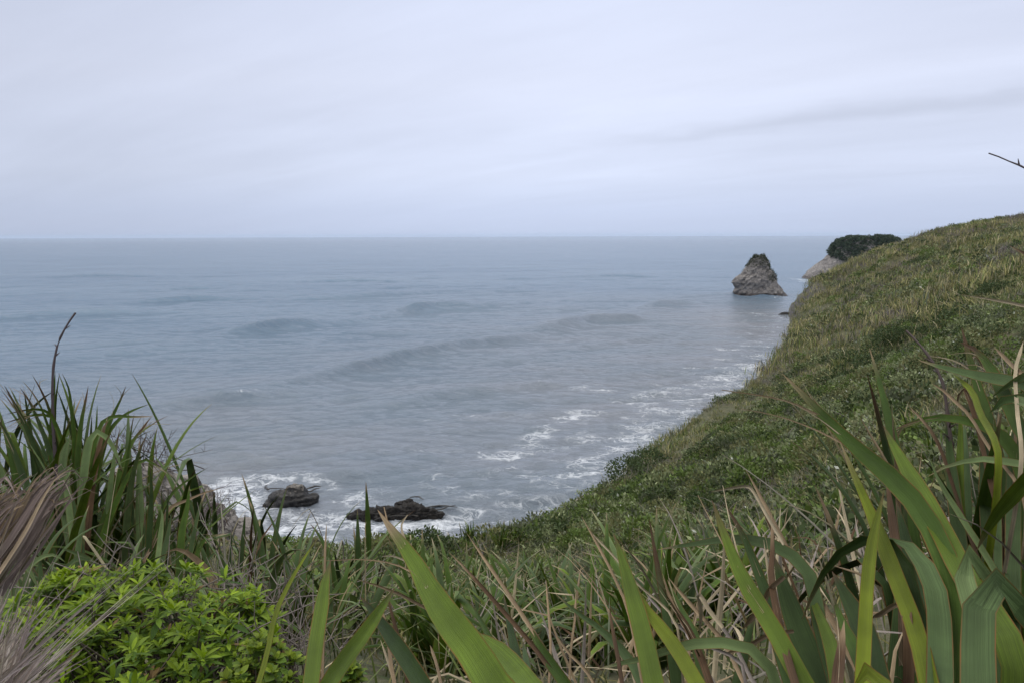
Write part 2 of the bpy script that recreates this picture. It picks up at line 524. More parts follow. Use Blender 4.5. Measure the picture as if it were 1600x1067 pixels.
# foam coverage and shallow, sandy water
foam = np.zeros_like(sx)
FOAMS = [([(360, 760), (380, 800), (420, 835), (480, 852)], 5.0, 0.95), ([(400, 810), (470, 815), (540, 812), (600, 822), (680, 815)], 4.5, 0.9),
         ([(365, 775), (390, 757), (430, 744), (480, 742), (520, 755)], 2.2, 0.7), ([(500, 790), (560, 775), (640, 765), (720, 772), (770, 790)], 4.0, 0.55),
         ([(560, 812), (620, 806), (700, 802), (745, 790)], 2.0, 0.85), ([(440, 850), (520, 845), (600, 838)], 3.5, 0.8),
         ([(915, 645), (868, 655), (850, 668), (838, 690), (800, 712), (760, 716)], 3.2, 0.66), ([(700, 715), (780, 712), (850, 700)], 4.5, 0.5),
         ([(930, 752), (955, 715), (1010, 672), (1080, 622), (1140, 590), (1200, 560)], 11.0, 0.62), ([(900, 745), (935, 742), (960, 725)], 1.6, 0.95),
         ([(915, 682), (960, 690), (1010, 684)], 4.5, 0.68), ([(1000, 625), (1060, 608), (1130, 590)], 9.0, 0.5), ([(1080, 605), (1140, 582), (1190, 568)], 7.0, 0.66),
         ([(820, 745), (860, 770), (900, 775)], 5.0, 0.5), ([(780, 760), (840, 790), (860, 800)], 5.0, 0.45), ([(720, 745), (800, 735), (880, 725)], 6.0, 0.4),
         ([(860, 600), (910, 606), (950, 612)], 7.0, 0.42), ([(370, 622), (410, 617)], 2.5, 0.40),
         ([(1125, 545), (1150, 546)], 2.5, 0.8), ([(1165, 490), (1200, 494), (1235, 500)], 6.0, 0.5), ([(1150, 463), (1190, 467), (1228, 466)], 4.0, 0.5),
         ([(1245, 436), (1262, 440), (1290, 445)], 7.0, 0.7), ([(680, 705), (740, 715)], 4.5, 0.4), ([(560, 730), (640, 720)], 5.5, 0.36), ([(700, 660), (800, 650)], 7, 0.36)]
for pts, wd, st in FOAMS:
    P = sea_at(*np.array(pts, float).T)
    d, _ = seg_dist(sx, sy, P)
    foam = np.maximum(foam, 0.72 * st * np.exp(-(d / wd) ** 2 * 0.9) * (0.55 + 0.9 * fbm(sx, sy, 0.22, 61, 3)))
SHORE = sea_at(*np.array([(300, 800), (420, 860), (600, 850), (840, 822), (950, 745), (1180, 575), (1240, 500)], float).T)
dsh, _ = seg_dist(sx, sy, SHORE)
foam = np.maximum(foam, 0.30 * np.exp(-(dsh / 22) ** 2))
turb = np.clip(np.exp(-(np.maximum(dsh - 15, 0) / 95.0)) * (0.75 + 0.5 * fbm(sx, sy, 0.02, 91, 3)), 0, 1) 
nr, nc = RR.shape
ii = (np.arange(nr - 1)[:, None] * nc + np.arange(nc - 1)[None, :]).ravel()
quads = np.stack([ii, ii + nc, ii + nc + 1, ii + 1], -1)[:, ::-1]
M_SEA, t, b, seaout = material('sea water')
pos = t.node('ShaderNodeNewGeometry').outputs['Position']
foam_a, turb_a = t.attr('foam', 'Fac'), t.attr('turb', 'Fac')
warp = t.n.new('ShaderNodeTexNoise')
t.put(warp.inputs['Vector'], pos)
warp.inputs['Scale'].default_value = 0.35
warp.inputs['Detail'].default_value = 4
wv = t.vmath('ADD', pos, t.vmath('MULTIPLY', t.vmath('SUBTRACT', warp.outputs['Color'], (0.5, 0.5, 0.5)), (4.0, 4.0, 0)))
flat = t.mapping(wv, (0.62, 1.0, 0.0), (0, 0, R(12)))
web1 = t.voro(flat, 0.5)
web2 = t.voro(flat, 1.5)
fb = t.noise(flat, 0.28, 7, 0.68)
fb2 = t.noise(t.mapping(pos, (1, 1, 0)), 1.6, 5, 0.7)
cov = t.math('ADD', foam_a, t.math('MULTIPLY', t.math('SUBTRACT', fb, 0.5), 1.5))
line1 = t.math('SUBTRACT', 1.0, t.smooth(web1, 0.0, t.math('MAXIMUM', t.math('MULTIPLY', cov, 0.26), 0.003)))
line2 = t.math('SUBTRACT', 1.0, t.smooth(web2, 0.0, t.math('MAXIMUM', t.math('MULTIPLY', cov, 0.24), 0.003)))
lace = t.math('MAXIMUM', line1, t.math('MULTIPLY', line2, 0.8))
sheet = t.smooth(t.math('ADD', cov, t.math('MULTIPLY', t.math('SUBTRACT', fb2, 0.5), 0.9)), 1.0, 1.5)
ff = t.math('ADD', t.math('MULTIPLY', lace, t.smooth(cov, 0.22, 0.75)), sheet, clamp=True)
ff = t.math('MULTIPLY', ff, t.smooth(fb2, 0.28, 0.58, 0.25, 1.0))
ff = t.math('MULTIPLY', ff, t.smooth(foam_a, 0.02, 0.12))
deep = t.mix(t.smooth(t.noise(t.mapping(pos, (0.35, 1, 0)), 0.012, 4, 0.55), 0.35, 0.65), (0.088, 0.162, 0.245, 1), (0.125, 0.200, 0.282, 1))
shal = t.mix(t.smooth(t.noise(t.mapping(pos, (0.5, 1, 0)), 0.06, 4, 0.6), 0.35, 0.65), (0.148, 0.176, 0.204, 1), (0.188, 0.202, 0.226, 1))
wc = t.mix(turb_a, deep, shal)
col = t.mix(ff, wc, (0.68, 0.71, 0.75, 1))
rip = t.noise(t.mapping(pos, (0.45, 1.0, 0), (0, 0, R(14))), 1.1, 6, 0.62, 0.4)
rip2 = t.noise(t.mapping(pos, (0.3, 1.0, 0), (0, 0, R(14))), 0.22, 4, 0.6, 0.3)
rip3 = t.noise(t.mapping(pos, (0.6, 1.0, 0), (0, 0, R(8))), 0.5, 6, 0.66, 0.3)
h = t.math('ADD', t.math('MULTIPLY', rip, 0.35), t.math('ADD', t.math('MULTIPLY', rip2, 0.7), t.math('MULTIPLY', rip3, 0.8)))
rip4 = t.noise(t.mapping(pos, (0.5, 1.0, 0), (0, 0, R(10))), 2.8, 4, 0.6, 0.2)
h = t.math('ADD', h, t.math('ADD', t.math('MULTIPLY', ff, 0.08), t.math('MULTIPLY', rip4, 0.17)))
nb_ = t.bump(h, 1.0, 0.6)
# water body + sky reflection; waves too small to resolve keep the reflection of a rough sea from rising to a mirror's
df = t.node('ShaderNodeBsdfDiffuse')
t.put(df.inputs['Color'], col)
t.put(df.inputs['Normal'], nb_)
gl = t.node('ShaderNodeBsdfGlossy')
t.put(gl.inputs['Roughness'], t.math('ADD', 0.10, t.math('MULTIPLY', ff, 0.6)))
t.put(gl.inputs['Normal'], nb_)
fr = t.node('ShaderNodeFresnel')
fr.inputs['IOR'].default_value = 1.33
t.put(fr.inputs['Normal'], nb_)
k_ = t.math('MINIMUM', fr.outputs[0], 0.80)
k_ = t.math('MULTIPLY', k_, t.math('SUBTRACT', 1.0, t.math('MULTIPLY', ff, 0.8)))
mx = t.node('ShaderNodeMixShader')
t.put(mx.inputs[0], k_)
t.l.new(df.outputs[0], mx.inputs[1])
t.l.new(gl.outputs[0], mx.inputs[2])
t.n.remove(b)
t.l.new(mx.outputs[0], seaout.inputs['Surface'])
tag(mesh_obj('sea', np.c_[sx, sy, sz], quads, M_SEA, extra={'foam': foam, 'turb': turb}), kind='structure')

# beach of wet sand at the foot of the slope
bp = sea_at(*np.array([(790, 846), (842, 817), (868, 798), (905, 772), (938, 752), (962, 728), (985, 712)], float).T)
inner = bp + np.array([9.0, -6.0, 2.6])
V, F = [], []
for k in range(5):
    f = k / 4
    for p, q_ in zip(bp, inner):
        w = p * (1 - f) + q_ * f
        V.append((w[0], w[1], -0.25 + 2.9 * f + 0.15 * mnoise.noise(Vector(w * 0.6))))
for k in range(4):
    for i in range(len(bp) - 1):
        a = k * len(bp) + i
        F.append((a, a + 1, a + len(bp) + 1, a + len(bp)))
M_SAND, t, b, _ = material('wet sand')
pos = t.node('ShaderNodeNewGeometry').outputs['Position']
t.put(b.inputs['Base Color'], t.mix(t.smooth(t.noise(pos, 1.5, 6, 0.7), 0.3, 0.7), (0.16, 0.14, 0.125, 1), (0.27, 0.235, 0.21, 1)))
b.inputs['Roughness'].default_value = 0.7
t.put(b.inputs['Normal'], t.bump(t.noise(pos, 5.0, 5, 0.7), 0.5, 0.1))
tag(mesh_obj('beach', V, np.array(F)[:, ::-1], M_SAND), kind='structure')

# ------------------------------------------------------------------ rocks in the water
def displaced(V, amp, freq, seed=0.0, oct_=5, ridged=True, strat=0.0, tilt=0.0):
    out = []
    c0 = V.mean(0)
    for p in V:
        q_ = Vector(p * freq) + Vector((seed, seed * 1.7, seed * 0.3))
        nv = mnoise.ridged_multi_fractal(q_, 0.9, 2.1, oct_, 1.0, 2.0) * 0.5 - 0.55 if ridged else mnoise.fractal(q_, 0.8, 2.1, oct_)
        if strat:
            lay = p[2] + p[0] * math.tan(tilt)
            nv += strat * (mnoise.noise(Vector((lay * freq * 2.2, seed, 0))) + 0.5 * math.sin(lay * freq * 9))
        dirv = p - c0
        dirv[2] *= 0.5
        L = np.linalg.norm(dirv) + 1e-6
        out.append(p + dirv / L * amp * nv)
    return np.array(out)
def ring_rock(name, prof, center, m_px, y_base, depth_ratio, mat, amp, freq, seed, parent=None, strat=0.0, tilt=0.0, n_ang=110, sub=5):
    """prof: (py, px_left, px_right) from the bottom up; a closed lump with that front outline, at its true distance and size.
    center: world point of the base; m_px: metres to a photo pixel there."""
    prof = np.array(prof, float)
    rows = np.linspace(0, 1, (len(prof) - 1) * sub + 1)
    src = np.linspace(0, 1, len(prof))
    py, l, r_ = (np.interp(rows, src, prof[:, k]) for k in range(3))
    fwd = np.array([center[0], center[1], 0.0])
    fwd /= np.linalg.norm(fwd)
    side = np.array([fwd[1], -fwd[0], 0.0])
    pxc = CX + FOC * (center[0] / center[1])
    V = []
    for y_, a, c_ in zip(py, l, r_):
        z = (y_base - y_) * m_px
        mid, half = ((a + c_) / 2 - pxc) * m_px, (c_ - a) / 2 * m_px
        for k in range(n_ang):
            th = 2 * math.pi * k / n_ang
            cx_, sy_ = math.cos(th), math.sin(th)
            ex = math.copysign(abs(cx_) ** 0.85, cx_)
            V.append(np.array([center[0], center[1], z]) + side * (mid + half * ex) + fwd * (half * depth_ratio * sy_))
    V.append(np.array([center[0], center[1], (y_base - py[-1]) * m_px + 0.1]) + side * ((l[-1] + r_[-1]) / 2 - pxc) * m_px)
    F = []
    for i in range(len(py) - 1):
        for k in range(n_ang):
            k2 = (k + 1) % n_ang
            F.append((i * n_ang + k, i * n_ang + k2, (i + 1) * n_ang + k2, (i + 1) * n_ang + k))
    top = (len(py) - 1) * n_ang
    T = [(top + k, top + (k + 1) % n_ang, len(V) - 1) for k in range(n_ang)]
    V = displaced(np.array(V), amp, freq, seed, 5, True, strat, tilt)
    return mesh_obj(name, V, [np.array(F), np.array(T)], mat, parent, smooth=False), V

# leaf clusters used for bushes: a shell of small leaf faces
def leaf_quads(P, N, size, g, aspect=0.45, droop=0.0):
    """one rhombic leaf (4 points) at every P with the rough direction N"""
    m = len(P)
    N = N / (np.linalg.norm(N, axis=1, keepdims=True) + 1e-9)
    d = N + g.normal(0, 0.55, (m, 3))
    d /= np.linalg.norm(d, axis=1, keepdims=True)
    s = np.cross(d, g.normal(0, 1, (m, 3)))
    s /= np.linalg.norm(s, axis=1, keepdims=True) + 1e-9
    sz_ = np.broadcast_to(np.asarray(size), (m,))[:, None] * g.uniform(0.6, 1.3, (m, 1))
    tip = P + d * sz_ - np.array([0, 0, 1.0]) * droop * sz_
    mid = P + d * sz_ * 0.45
    V = np.stack([P, mid + s * sz_ * aspect * 0.5, tip, mid - s * sz_ * aspect * 0.5], 1)
    return V.reshape(-1, 3), np.arange(m * 4).reshape(m, 4)
def mound(g, nleaf, leaf, lump=0.35, flat=0.75, inner=0.45):
    """unit mound (radius about 1, standing on z=0): leaf points and outward directions"""
    d = g.normal(0, 1, (nleaf, 3))
    d[:, 2] = np.abs(d[:, 2])
    d /= np.linalg.norm(d, axis=1, keepdims=True)
    k = g.normal(0, 1, (14, 3))
    k[:, 2] = np.abs(k[:, 2])
    k /= np.linalg.norm(k, axis=1, keepdims=True)
    bumpy = (np.maximum(0, d @ k.T) ** 9).max(1)
    rad = (1 - lump + lump * bumpy) * (inner + (1 - inner) * g.random(nleaf) ** 0.35)
    P = d * rad[:, None]
    P[:, 2] *= flat
    return P, d
def vary(base, m, g, amt=0.22, alt=None, pa=0.0):
    c = np.tile(np.asarray(base, float), (m, 1)) * g.uniform(1 - amt, 1 + amt, (m, 1))
    c *= g.uniform(0.92, 1.08, (m, 3))
    if alt is not None:
        k = g.random(m) < pa
        c[k] = np.asarray(alt) * g.uniform(0.8, 1.15, (k.sum(), 1))
    return c

M_STACK = rock_material('sea stack rock', (0.18, 0.163, 0.152), (0.335, 0.31, 0.29), 1.6, (R(0), R(35), 0), 0.35, (0.085, 0.065, 0.055))
def scale_at(center):
    return float(np.dot(center - CAM, dirs(CX, CY)) / FOC)
st_c = sea_at(1187, 462)
stack = empty('sea_stack', st_c)
tag(stack, 'tall conical grey rock standing alone in the sea, capped with green bushes', 'sea stack')
_, SV = ring_rock('rock', [(470, 1149, 1229), (463, 1149, 1228), (457, 1148, 1226), (450, 1150, 1219), (442, 1146, 1213), (436, 1148, 1211), (429, 1158, 1209),
                           (421, 1164, 1203), (412, 1170, 1199), (405, 1175, 1195), (401, 1178, 1191)], st_c, scale_at(st_c), 462, 0.75, M_STACK, 1.7, 0.3, 3.0, stack, 0.14, R(-38))
hd_c = sea_at(1345, 436)
head = empty('headland', hd_c)
tag(head, 'far rocky headland with slanting pale cliff and dark bush crown behind the hill', 'headland')
M_HEAD = rock_material('headland rock', (0.20, 0.18, 0.168), (0.39, 0.362, 0.34), 1.8, (R(0), R(48), 0), 0.22, (0.09, 0.07, 0.06))
_, HV = ring_rock('cliff', [(446, 1256, 1460), (439, 1257, 1455), (432, 1262, 1450), (424, 1268, 1445), (416, 1278, 1440), (408, 1287, 1435), (400, 1296, 1428),
                            (392, 1301, 1420), (384, 1304, 1401), (377, 1310, 1391), (373, 1322, 1380)], hd_c, scale_at(hd_c), 437, 0.62, M_HEAD, 2.6, 0.09, 8.0, head, 0.3, R(-42))
g = np.random.default_rng(21)
# bushes on the stack: its top and its right shoulder
mp = scale_at(st_c)
ztop = 59 * mp
ctr = st_c
cand = SV[(SV[:, 2] > ztop * 0.30)]
sdv = np.array([st_c[1], -st_c[0]]) / np.hypot(st_c[0], st_c[1])
rel = (cand[:, :2] - st_c[:2]) @ sdv
hz = cand[:, 2] / ztop
keep = (hz > 0.74) | ((rel > 4.0 - 6 * (hz - 0.4)) & (hz > 0.38) & (g.random(len(cand)) < 0.8)) | ((hz > 0.6) & (g.random(len(cand)) < 0.10))
cand = cand[keep]
P = cand[g.integers(0, len(cand), 5200)] + g.normal(0, 0.3, (5200, 3)) + np.array([0, 0, 0.15])
Nn = P - np.array([st_c[0], st_c[1], ztop * 0.4])
LV, LF = leaf_quads(P, Nn, 0.42, g, 0.7)
mesh_obj('bushes', LV, LF, M_COVER, stack, col=np.repeat(vary((0.055, 0.068, 0.034), len(P), g, 0.4), 4, 0))
# bush crown of the headland: overlapping clumps
mp = scale_at(hd_c)
fw = np.array([hd_c[0], hd_c[1], 0]) / np.hypot(hd_c[0], hd_c[1])
sdw = np.array([fw[1], -fw[0], 0])
pxc = CX + FOC * hd_c[0] / hd_c[1]
LVs, LC = [], []
rl = (HV - CAM) @ ROTN
hpx, hpy = CX + FOC * rl[:, 0] / -rl[:, 2], CY - FOC * rl[:, 1] / -rl[:, 2]
low_y = np.interp(hpx, [1290, 1300, 1312, 1326, 1345, 1380, 1440], [394, 399, 405, 410, 406, 402, 402])
front = (HV[:, :2] - hd_c[:2]) @ fw[:2] < 3
okv = np.nonzero((hpy < low_y) & (hpx > 1297) & (front | (hpy < 378)))[0]
for k in range(460):
    c_ = HV[okv[g.integers(len(okv))]] + np.r_[g.normal(0, 0.5, 2), -0.8]
    rad = g.uniform(1.7, 3.2)
    P, d = mound(g, 110, 0.5, 0.3, 0.85)
    V_, _ = leaf_quads(c_ + P * rad, d, 0.85, g, 0.75)
    LVs.append(V_)
    LC.append(np.repeat(vary(np.array((0.062, 0.086, 0.054)) * g.uniform(0.7, 1.5), 110, g, 0.35), 4, 0))
LV = np.concatenate(LVs)
mesh_obj('bush_canopy', LV, np.arange(len(LV)).reshape(-1, 4), M_COVER, head, col=np.concatenate(LC))

M_SEAROCK = rock_material('sea rock', (0.20, 0.175, 0.15), (0.35, 0.32, 0.27), 1.9, (0, 0, 0), 1.4, (0.018, 0.016, 0.015))
M_KELP, t, b, _ = material('wet kelp')
pos = t.node('ShaderNodeNewGeometry').outputs['Position']
t.put(b.inputs['Base Color'], t.mix(t.noise(pos, 6, 4, 0.6), (0.01, 0.009, 0.008, 1), (0.035, 0.028, 0.02, 1)))
b.inputs['Roughness'].default_value = 0.4
t.put(b.inputs['Normal'], t.bump(t.noise(pos, 8, 5, 0.7), 1.0, 0.1))
def lump_rock(name, blobs, mat, amp, freq, seed, parent, voxel=0.12):
    """one rock grown from overlapping lumps (x, y, z, rx, ry, rz), fused and weathered"""
    import bmesh
    bm = bmesh.new()
    for (x, y, z, a, b_, c_) in blobs:
        r0 = bmesh.ops.create_icosphere(bm, subdivisions=3, radius=1.0)
        bmesh.ops.scale(bm, vec=(a, b_, c_), verts=r0['verts'])
        bmesh.ops.translate(bm, vec=(x, y, z), verts=r0['verts'])
    me = bpy.data.meshes.new('tmp')
    bm.to_mesh(me)
    bm.free()
    o = bpy.data.objects.new('tmp', me)
    scene.collection.objects.link(o)
    md = o.modifiers.new('fuse', 'REMESH')
    md.mode = 'VOXEL'
    md.voxel_size = voxel
    dg = bpy.context.evaluated_depsgraph_get()
    ev = o.evaluated_get(dg).to_mesh()
    V = np.empty(len(ev.vertices) * 3, np.float32)
    ev.vertices.foreach_get('co', V)
    V = V.reshape(-1, 3).astype(float)
    N = np.array([v_.normal[:] for v_ in ev.vertices])
    F = np.array([p.vertices[:] for p in ev.polygons if len(p.vertices) == 4])
    T = np.array([p.vertices[:] for p in ev.polygons if len(p.vertices) == 3]).reshape(-1, 3)
    o.evaluated_get(dg).to_mesh_clear()
    bpy.data.objects.remove(o)
    out = V.copy()
    for i, p in enumerate(V):
        q_ = Vector(p * freq) + Vector((seed, 0, seed))
        hgt = mnoise.ridged_multi_fractal(q_, 0.9, 2.1, 5, 1.0, 2.0) * 0.5 - 0.5
        hgt += 0.5 * mnoise.noise(Vector((p[0] * freq * 0.6, p[1] * freq * 0.6, p[2] * freq * 4 + seed)))
        out[i] = p + N[i] * amp * hgt
    return mesh_obj(name, out, [F, T], mat, parent, smooth=False)
def tube(pts, rad, nseg=6):
    pts = np.asarray(pts, float)
    rad = np.broadcast_to(np.asarray(rad, float), (len(pts),))
    T = np.gradient(pts, axis=0)
    T /= np.linalg.norm(T, axis=1, keepdims=True) + 1e-9
    up = np.where(np.abs(T[:, 2:3]) > 0.9, np.array([[1.0, 0, 0]]), np.array([[0, 0, 1.0]]))
    A_ = np.cross(T, up)
    A_ /= np.linalg.norm(A_, axis=1, keepdims=True) + 1e-9
    B_ = np.cross(T, A_)
    th = np.arange(nseg) * 2 * math.pi / nseg
    V = pts[:, None] + rad[:, None, None] * (np.cos(th)[None, :, None] * A_[:, None] + np.sin(th)[None, :, None] * B_[:, None])
    F = []
    for i in range(len(pts) - 1):
        for k in range(nseg):
            k2 = (k + 1) % nseg
            F.append((i * nseg + k, i * nseg + k2, (i + 1) * nseg + k2, (i + 1) * nseg + k))
    return V.reshape(-1, 3), np.array(F)
def join(parts):
    V, F, o = [], [], 0
    for v_, f_ in parts:
        V.append(v_)
        F.append(f_ + o)
        o += len(v_)
    return np.concatenate(V), np.concatenate(F)
def kelp(parent, strands):
    parts = []
    for pts, wd in strands:
        P = sea_at(*np.array(pts, float).T)
        tt = np.linspace(0, len(P) - 1, 14)
        Q = np.stack([np.interp(tt, np.arange(len(P)), P[:, k]) for k in range(3)], 1)
        Q[:, 2] = 0.12 + 0.08 * np.sin(tt * 5)
        Q[:, 0] += 0.15 * np.sin(tt * 3.1)
        parts.append(tube(Q, 0.62 * wd * np.sin(np.linspace(0.25, math.pi - 0.1, 14)) ** 0.7 + 0.03, 6))
    for p_ in parts:
        p_[0][:, 2] = 0.10 + (p_[0][:, 2] - 0.10) * 0.5
        mesh_obj('seaweed', p_[0], p_[1], M_KELP, parent)
r1 = sea_at(455, 784)
k1 = scale_at(r1)
ro = empty('sea_rock', r1)
tag(ro, 'domed rock in white foam, pale bare top above black seaweed skirt', 'rock')
lump_rock('rock', [(r1[0], r1[1], 0.0, 2.7, 1.6, 1.5), (r1[0] + 0.4, r1[1] + 0.4, 0.4, 1.5, 1.2, 1.7), (r1[0] - 1.6, r1[1] - 0.5, -0.2, 1.4, 0.9, 0.9),
                   (r1[0] + 1.9, r1[1] + 0.6, 0.1, 1.1, 0.8, 0.8)], M_SEAROCK, 0.55, 0.75, 2.0, ro, 0.13)
kelp(ro, [([(445, 765), (430, 763), (418, 766), (414, 762), (419, 758)], 0.16), ([(478, 765), (490, 760), (502, 761)], 0.3), ([(470, 770), (486, 768), (500, 763)], 0.22),
          ([(432, 789), (460, 790), (485, 783)], 0.13), ([(470, 785), (480, 781), (490, 779)], 0.1), ([(415, 783), (425, 776)], 0.15)])
r2 = sea_at(615, 802)
ro = empty('sea_rock', r2)
tag(ro, 'long low black rock covered in seaweed among foam streaks', 'rock')
M_BLACKROCK = rock_material('seaweed covered rock', (0.016, 0.014, 0.013), (0.04, 0.034, 0.028), None, (0, 0, 0), 2.0)
lump_rock('rock', [(r2[0] - 1.4, r2[1], -0.2, 1.9, 0.9, 1.0), (r2[0] - 3.3, r2[1] - 0.3, -0.25, 1.7, 0.6, 0.7), (r2[0] + 0.3, r2[1] + 0.4, -0.2, 1.2, 0.7, 0.8), (r2[0] + 4.2, r2[1] + 0.3, -0.3, 1.2, 0.6, 0.55),
                   (r2[0] + 2.2, r2[1] + 0.2, -0.2, 2.1, 1.0, 1.15), (r2[0] + 1.2, r2[1] + 1.6, -0.2, 1.3, 0.7, 1.2)], M_BLACKROCK, 0.62, 1.35, 5.0, ro, 0.085)
kelp(ro, [([(660, 795), (685, 790), (715, 793)], 0.22), ([(650, 800), (690, 796), (712, 790)], 0.16), ([(553, 803), (575, 800), (600, 798)], 0.25), ([(600, 808), (640, 806), (655, 803)], 0.13),
          ([(585, 813), (605, 806), (625, 801)], 0.1), ([(640, 778), (655, 776), (662, 781)], 0.2), ([(545, 807), (552, 804)], 0.1), ([(640, 806), (652, 807), (662, 803)], 0.2)])
r3 = sea_at(486, 848)
ro = tag(empty('sea_rock', r3), 'small dark rock almost awash in foam just beyond the bushy cliff edge', 'rock')
lump_rock('rock', [(r3[0], r3[1], -0.25, 1.1, 0.6, 0.75), (r3[0] - 0.7, r3[1] + 0.1, -0.2, 0.7, 0.5, 0.5)], M_BLACKROCK, 0.2, 1.2, 7.0, ro, 0.09)
r4 = sea_at(1228, 492)
ro = tag(empty('sea_rock', r4), 'small flat dark rock awash near the sea stack beside the hill edge', 'rock')
lump_rock('rock', [(r4[0] - 0.4, r4[1], -0.3, 2.6, 1.4, 1.2), (r4[0] + 2.6, r4[1], -0.3, 1.6, 1.2, 0.9)], M_BLACKROCK, 0.4, 0.6, 9.0, ro, 0.2)

# pale limestone bluff behind the flax on the left
M_LIME = rock_material('limestone', (0.24, 0.215, 0.195), (0.43, 0.395, 0.36), None, (0, R(12), 0), 1.5)
ob = ath(np.array([315.0]), np.array([830.0]), np.array([16.0]))[0]
bl = tag(empty('rock_outcrop', ob), 'pale grey limestone bluff dropping to the sea behind the tall flax', 'rock outcrop')
BL = [(228, 745, 15, .55), (250, 765, 15, .62), (285, 785, 15.5, .58), (270, 815, 15, .75), (318, 812, 16, .60), (345, 826, 16.5, .50), (380, 818, 17, .36), (360, 850, 16.6, .62),
      (318, 858, 16, .8), (285, 870, 15.4, .8), (350, 895, 16.4, .8), (300, 925, 16, 1.0), (345, 960, 16.5, 1.3), (330, 1040, 17, 1.9), (240, 800, 14.6, .7)]
blobs = []
for px_, py_, d_, r_ in BL:
    p = ath(np.array([float(px_)]), np.array([float(py_) + 14]), np.array([float(d_)]))[0]
    r_ *= 0.9
    blobs.append((p[0], p[1], p[2], r_ * 1.1, r_ * 1.3, r_ * 0.8))
zl = min(q_[2] for q_ in blobs)
while zl > -1:
    zl -= 2.0
    blobs.append((ob[0] + 0.1, ob[1] + 0.8, zl, 2.4, 2.6, 2.2))
lump_rock('rock', blobs, M_LIME, 0.30, 1.1, 4.0, bl, 0.085)


# ================================================================== plants
G_BRIGHT, G_YEL, G_MID, G_DARK, G_BLUE, G_PALE = (0.098, 0.150, 0.014), (0.145, 0.185, 0.012), (0.060, 0.108, 0.014), (0.032, 0.058, 0.012), (0.070, 0.110, 0.038), (0.140, 0.195, 0.075)
TAN, STRAW, RUST, GREYD = (0.32, 0.235, 0.145), (0.42, 0.35, 0.235), (0.105, 0.064, 0.036), (0.32, 0.275, 0.245)
COLS = dict(g=G_BRIGHT, y=G_YEL, m=G_MID, d=G_DARK, b=G_BLUE, p=G_PALE, t=TAN, s=STRAW, r=RUST, x=GREYD)

def catmull(P, n):
    P = np.asarray(P, float)
    if len(P) == 2:
        P = np.vstack([P[0], (P[0] + P[1]) / 2, P[1]])
    L = np.r_[0, np.cumsum(np.linalg.norm(np.diff(P, axis=0), axis=1))]
    Q = np.vstack([2 * P[0] - P[1], P, 2 * P[-1] - P[-2]])
    LL = np.r_[-(L[1] - L[0]), L, L[-1] + (L[-1] - L[-2])]
    s = np.linspace(0, L[-1], n)
    k = np.clip(np.searchsorted(L, s, side='right') - 1, 0, len(P) - 2)
    out = np.empty((n, P.shape[1]))
    for j in range(n):
        i = k[j] + 1
        t0, t1, t2, t3 = LL[i - 1], LL[i], LL[i + 1], LL[i + 2]
        p0, p1, p2, p3 = Q[i - 1], Q[i], Q[i + 1], Q[i + 2]
        h = t2 - t1
        m1 = (p2 - p0) / (t2 - t0) * h
        m2 = (p3 - p1) / (t3 - t1) * h
        x = (s[j] - t1) / h
        out[j] = (2 * x**3 - 3 * x**2 + 1) * p1 + (x**3 - 2 * x**2 + x) * m1 + (-2 * x**3 + 3 * x**2) * p2 + (x**3 - x**2) * m2
    return out

def blade_geo(P, S, w, fold, ctop, cbot=None, thick=0.0012, lay=True):
    """a strap leaf along P (root to tip); S the sideways direction at every point, w the width; folded along its midrib"""
    n_ = len(P)
    T = np.gradient(P, axis=0)
    T /= np.linalg.norm(T, axis=1, keepdims=True) + 1e-12
    S = S - (S * T).sum(1, keepdims=True) * T
    S /= np.linalg.norm(S, axis=1, keepdims=True) + 1e-12
    N = np.cross(S, T)
    js = np.array([-1, -0.55, 0, 0.55, 1.0])
    fw = np.broadcast_to(np.asarray(fold, float), (n_,))
    V = P[:, None] + S[:, None] * (w[:, None, None] / 2 * js[None, :, None]) * np.sqrt(np.maximum(1 - fw**2, 0.05))[:, None, None] + N[:, None] * (fw * w / 2)[:, None, None] * np.abs(js)[None, :, None]
    uv = np.stack(np.broadcast_arrays(js[None, :] * 0.5 + 0.5, np.linspace(0, 1, n_)[:, None]), -1)
    c = np.repeat(ctop[:, None], 5, 1).copy()
    c[:, 2] *= 0.9
    V, uv, c = V.reshape(-1, 3), uv.reshape(-1, 2), c.reshape(-1, 3)
    ii = (np.arange(n_ - 1)[:, None] * 5 + np.arange(4)[None]).ravel()
    F = np.stack([ii, ii + 1, ii + 6, ii + 5], -1)
    if not lay:
        return V, F, uv, c
    Nn = np.repeat(N[:, None], 5, 1).reshape(-1, 3)
    cb = np.repeat((cbot if cbot is not None else ctop)[:, None], 5, 1).reshape(-1, 3)
    m = len(V)
    return np.concatenate([V, V - Nn * thick]), np.concatenate([F, F[:, ::-1] + m]), np.concatenate([uv, uv]), np.concatenate([c, cb])

def leaf_colours(base, n_, g, tip=0.12, tipcol=None, under=None, streak=0.15):
    base = np.asarray(COLS[base] if isinstance(base, str) else base, float) * g.uniform(0.85, 1.15)
    v_ = np.linspace(0, 1, n_)
    c = np.tile(base, (n_, 1))
    c *= (1 + streak * np.sin(v_ * g.uniform(4, 11) + g.uniform(0, 6)))[:, None]
    tip = tip * 0.62
    tc = np.asarray(COLS[tipcol] if isinstance(tipcol, str) else (tipcol if tipcol is not None else RUST), float)
    k = np.clip((v_ - (1 - tip)) / max(tip * 0.5, 1e-3), 0, 1)[:, None] if tip > 0 else 0
    un = np.asarray(under, float) if under is not None else base * 0.75 + np.array(G_BLUE) * 0.4
    return c * (1 - k) + tc * k, np.tile(un, (n_, 1)) * (1 - k) + tc * k

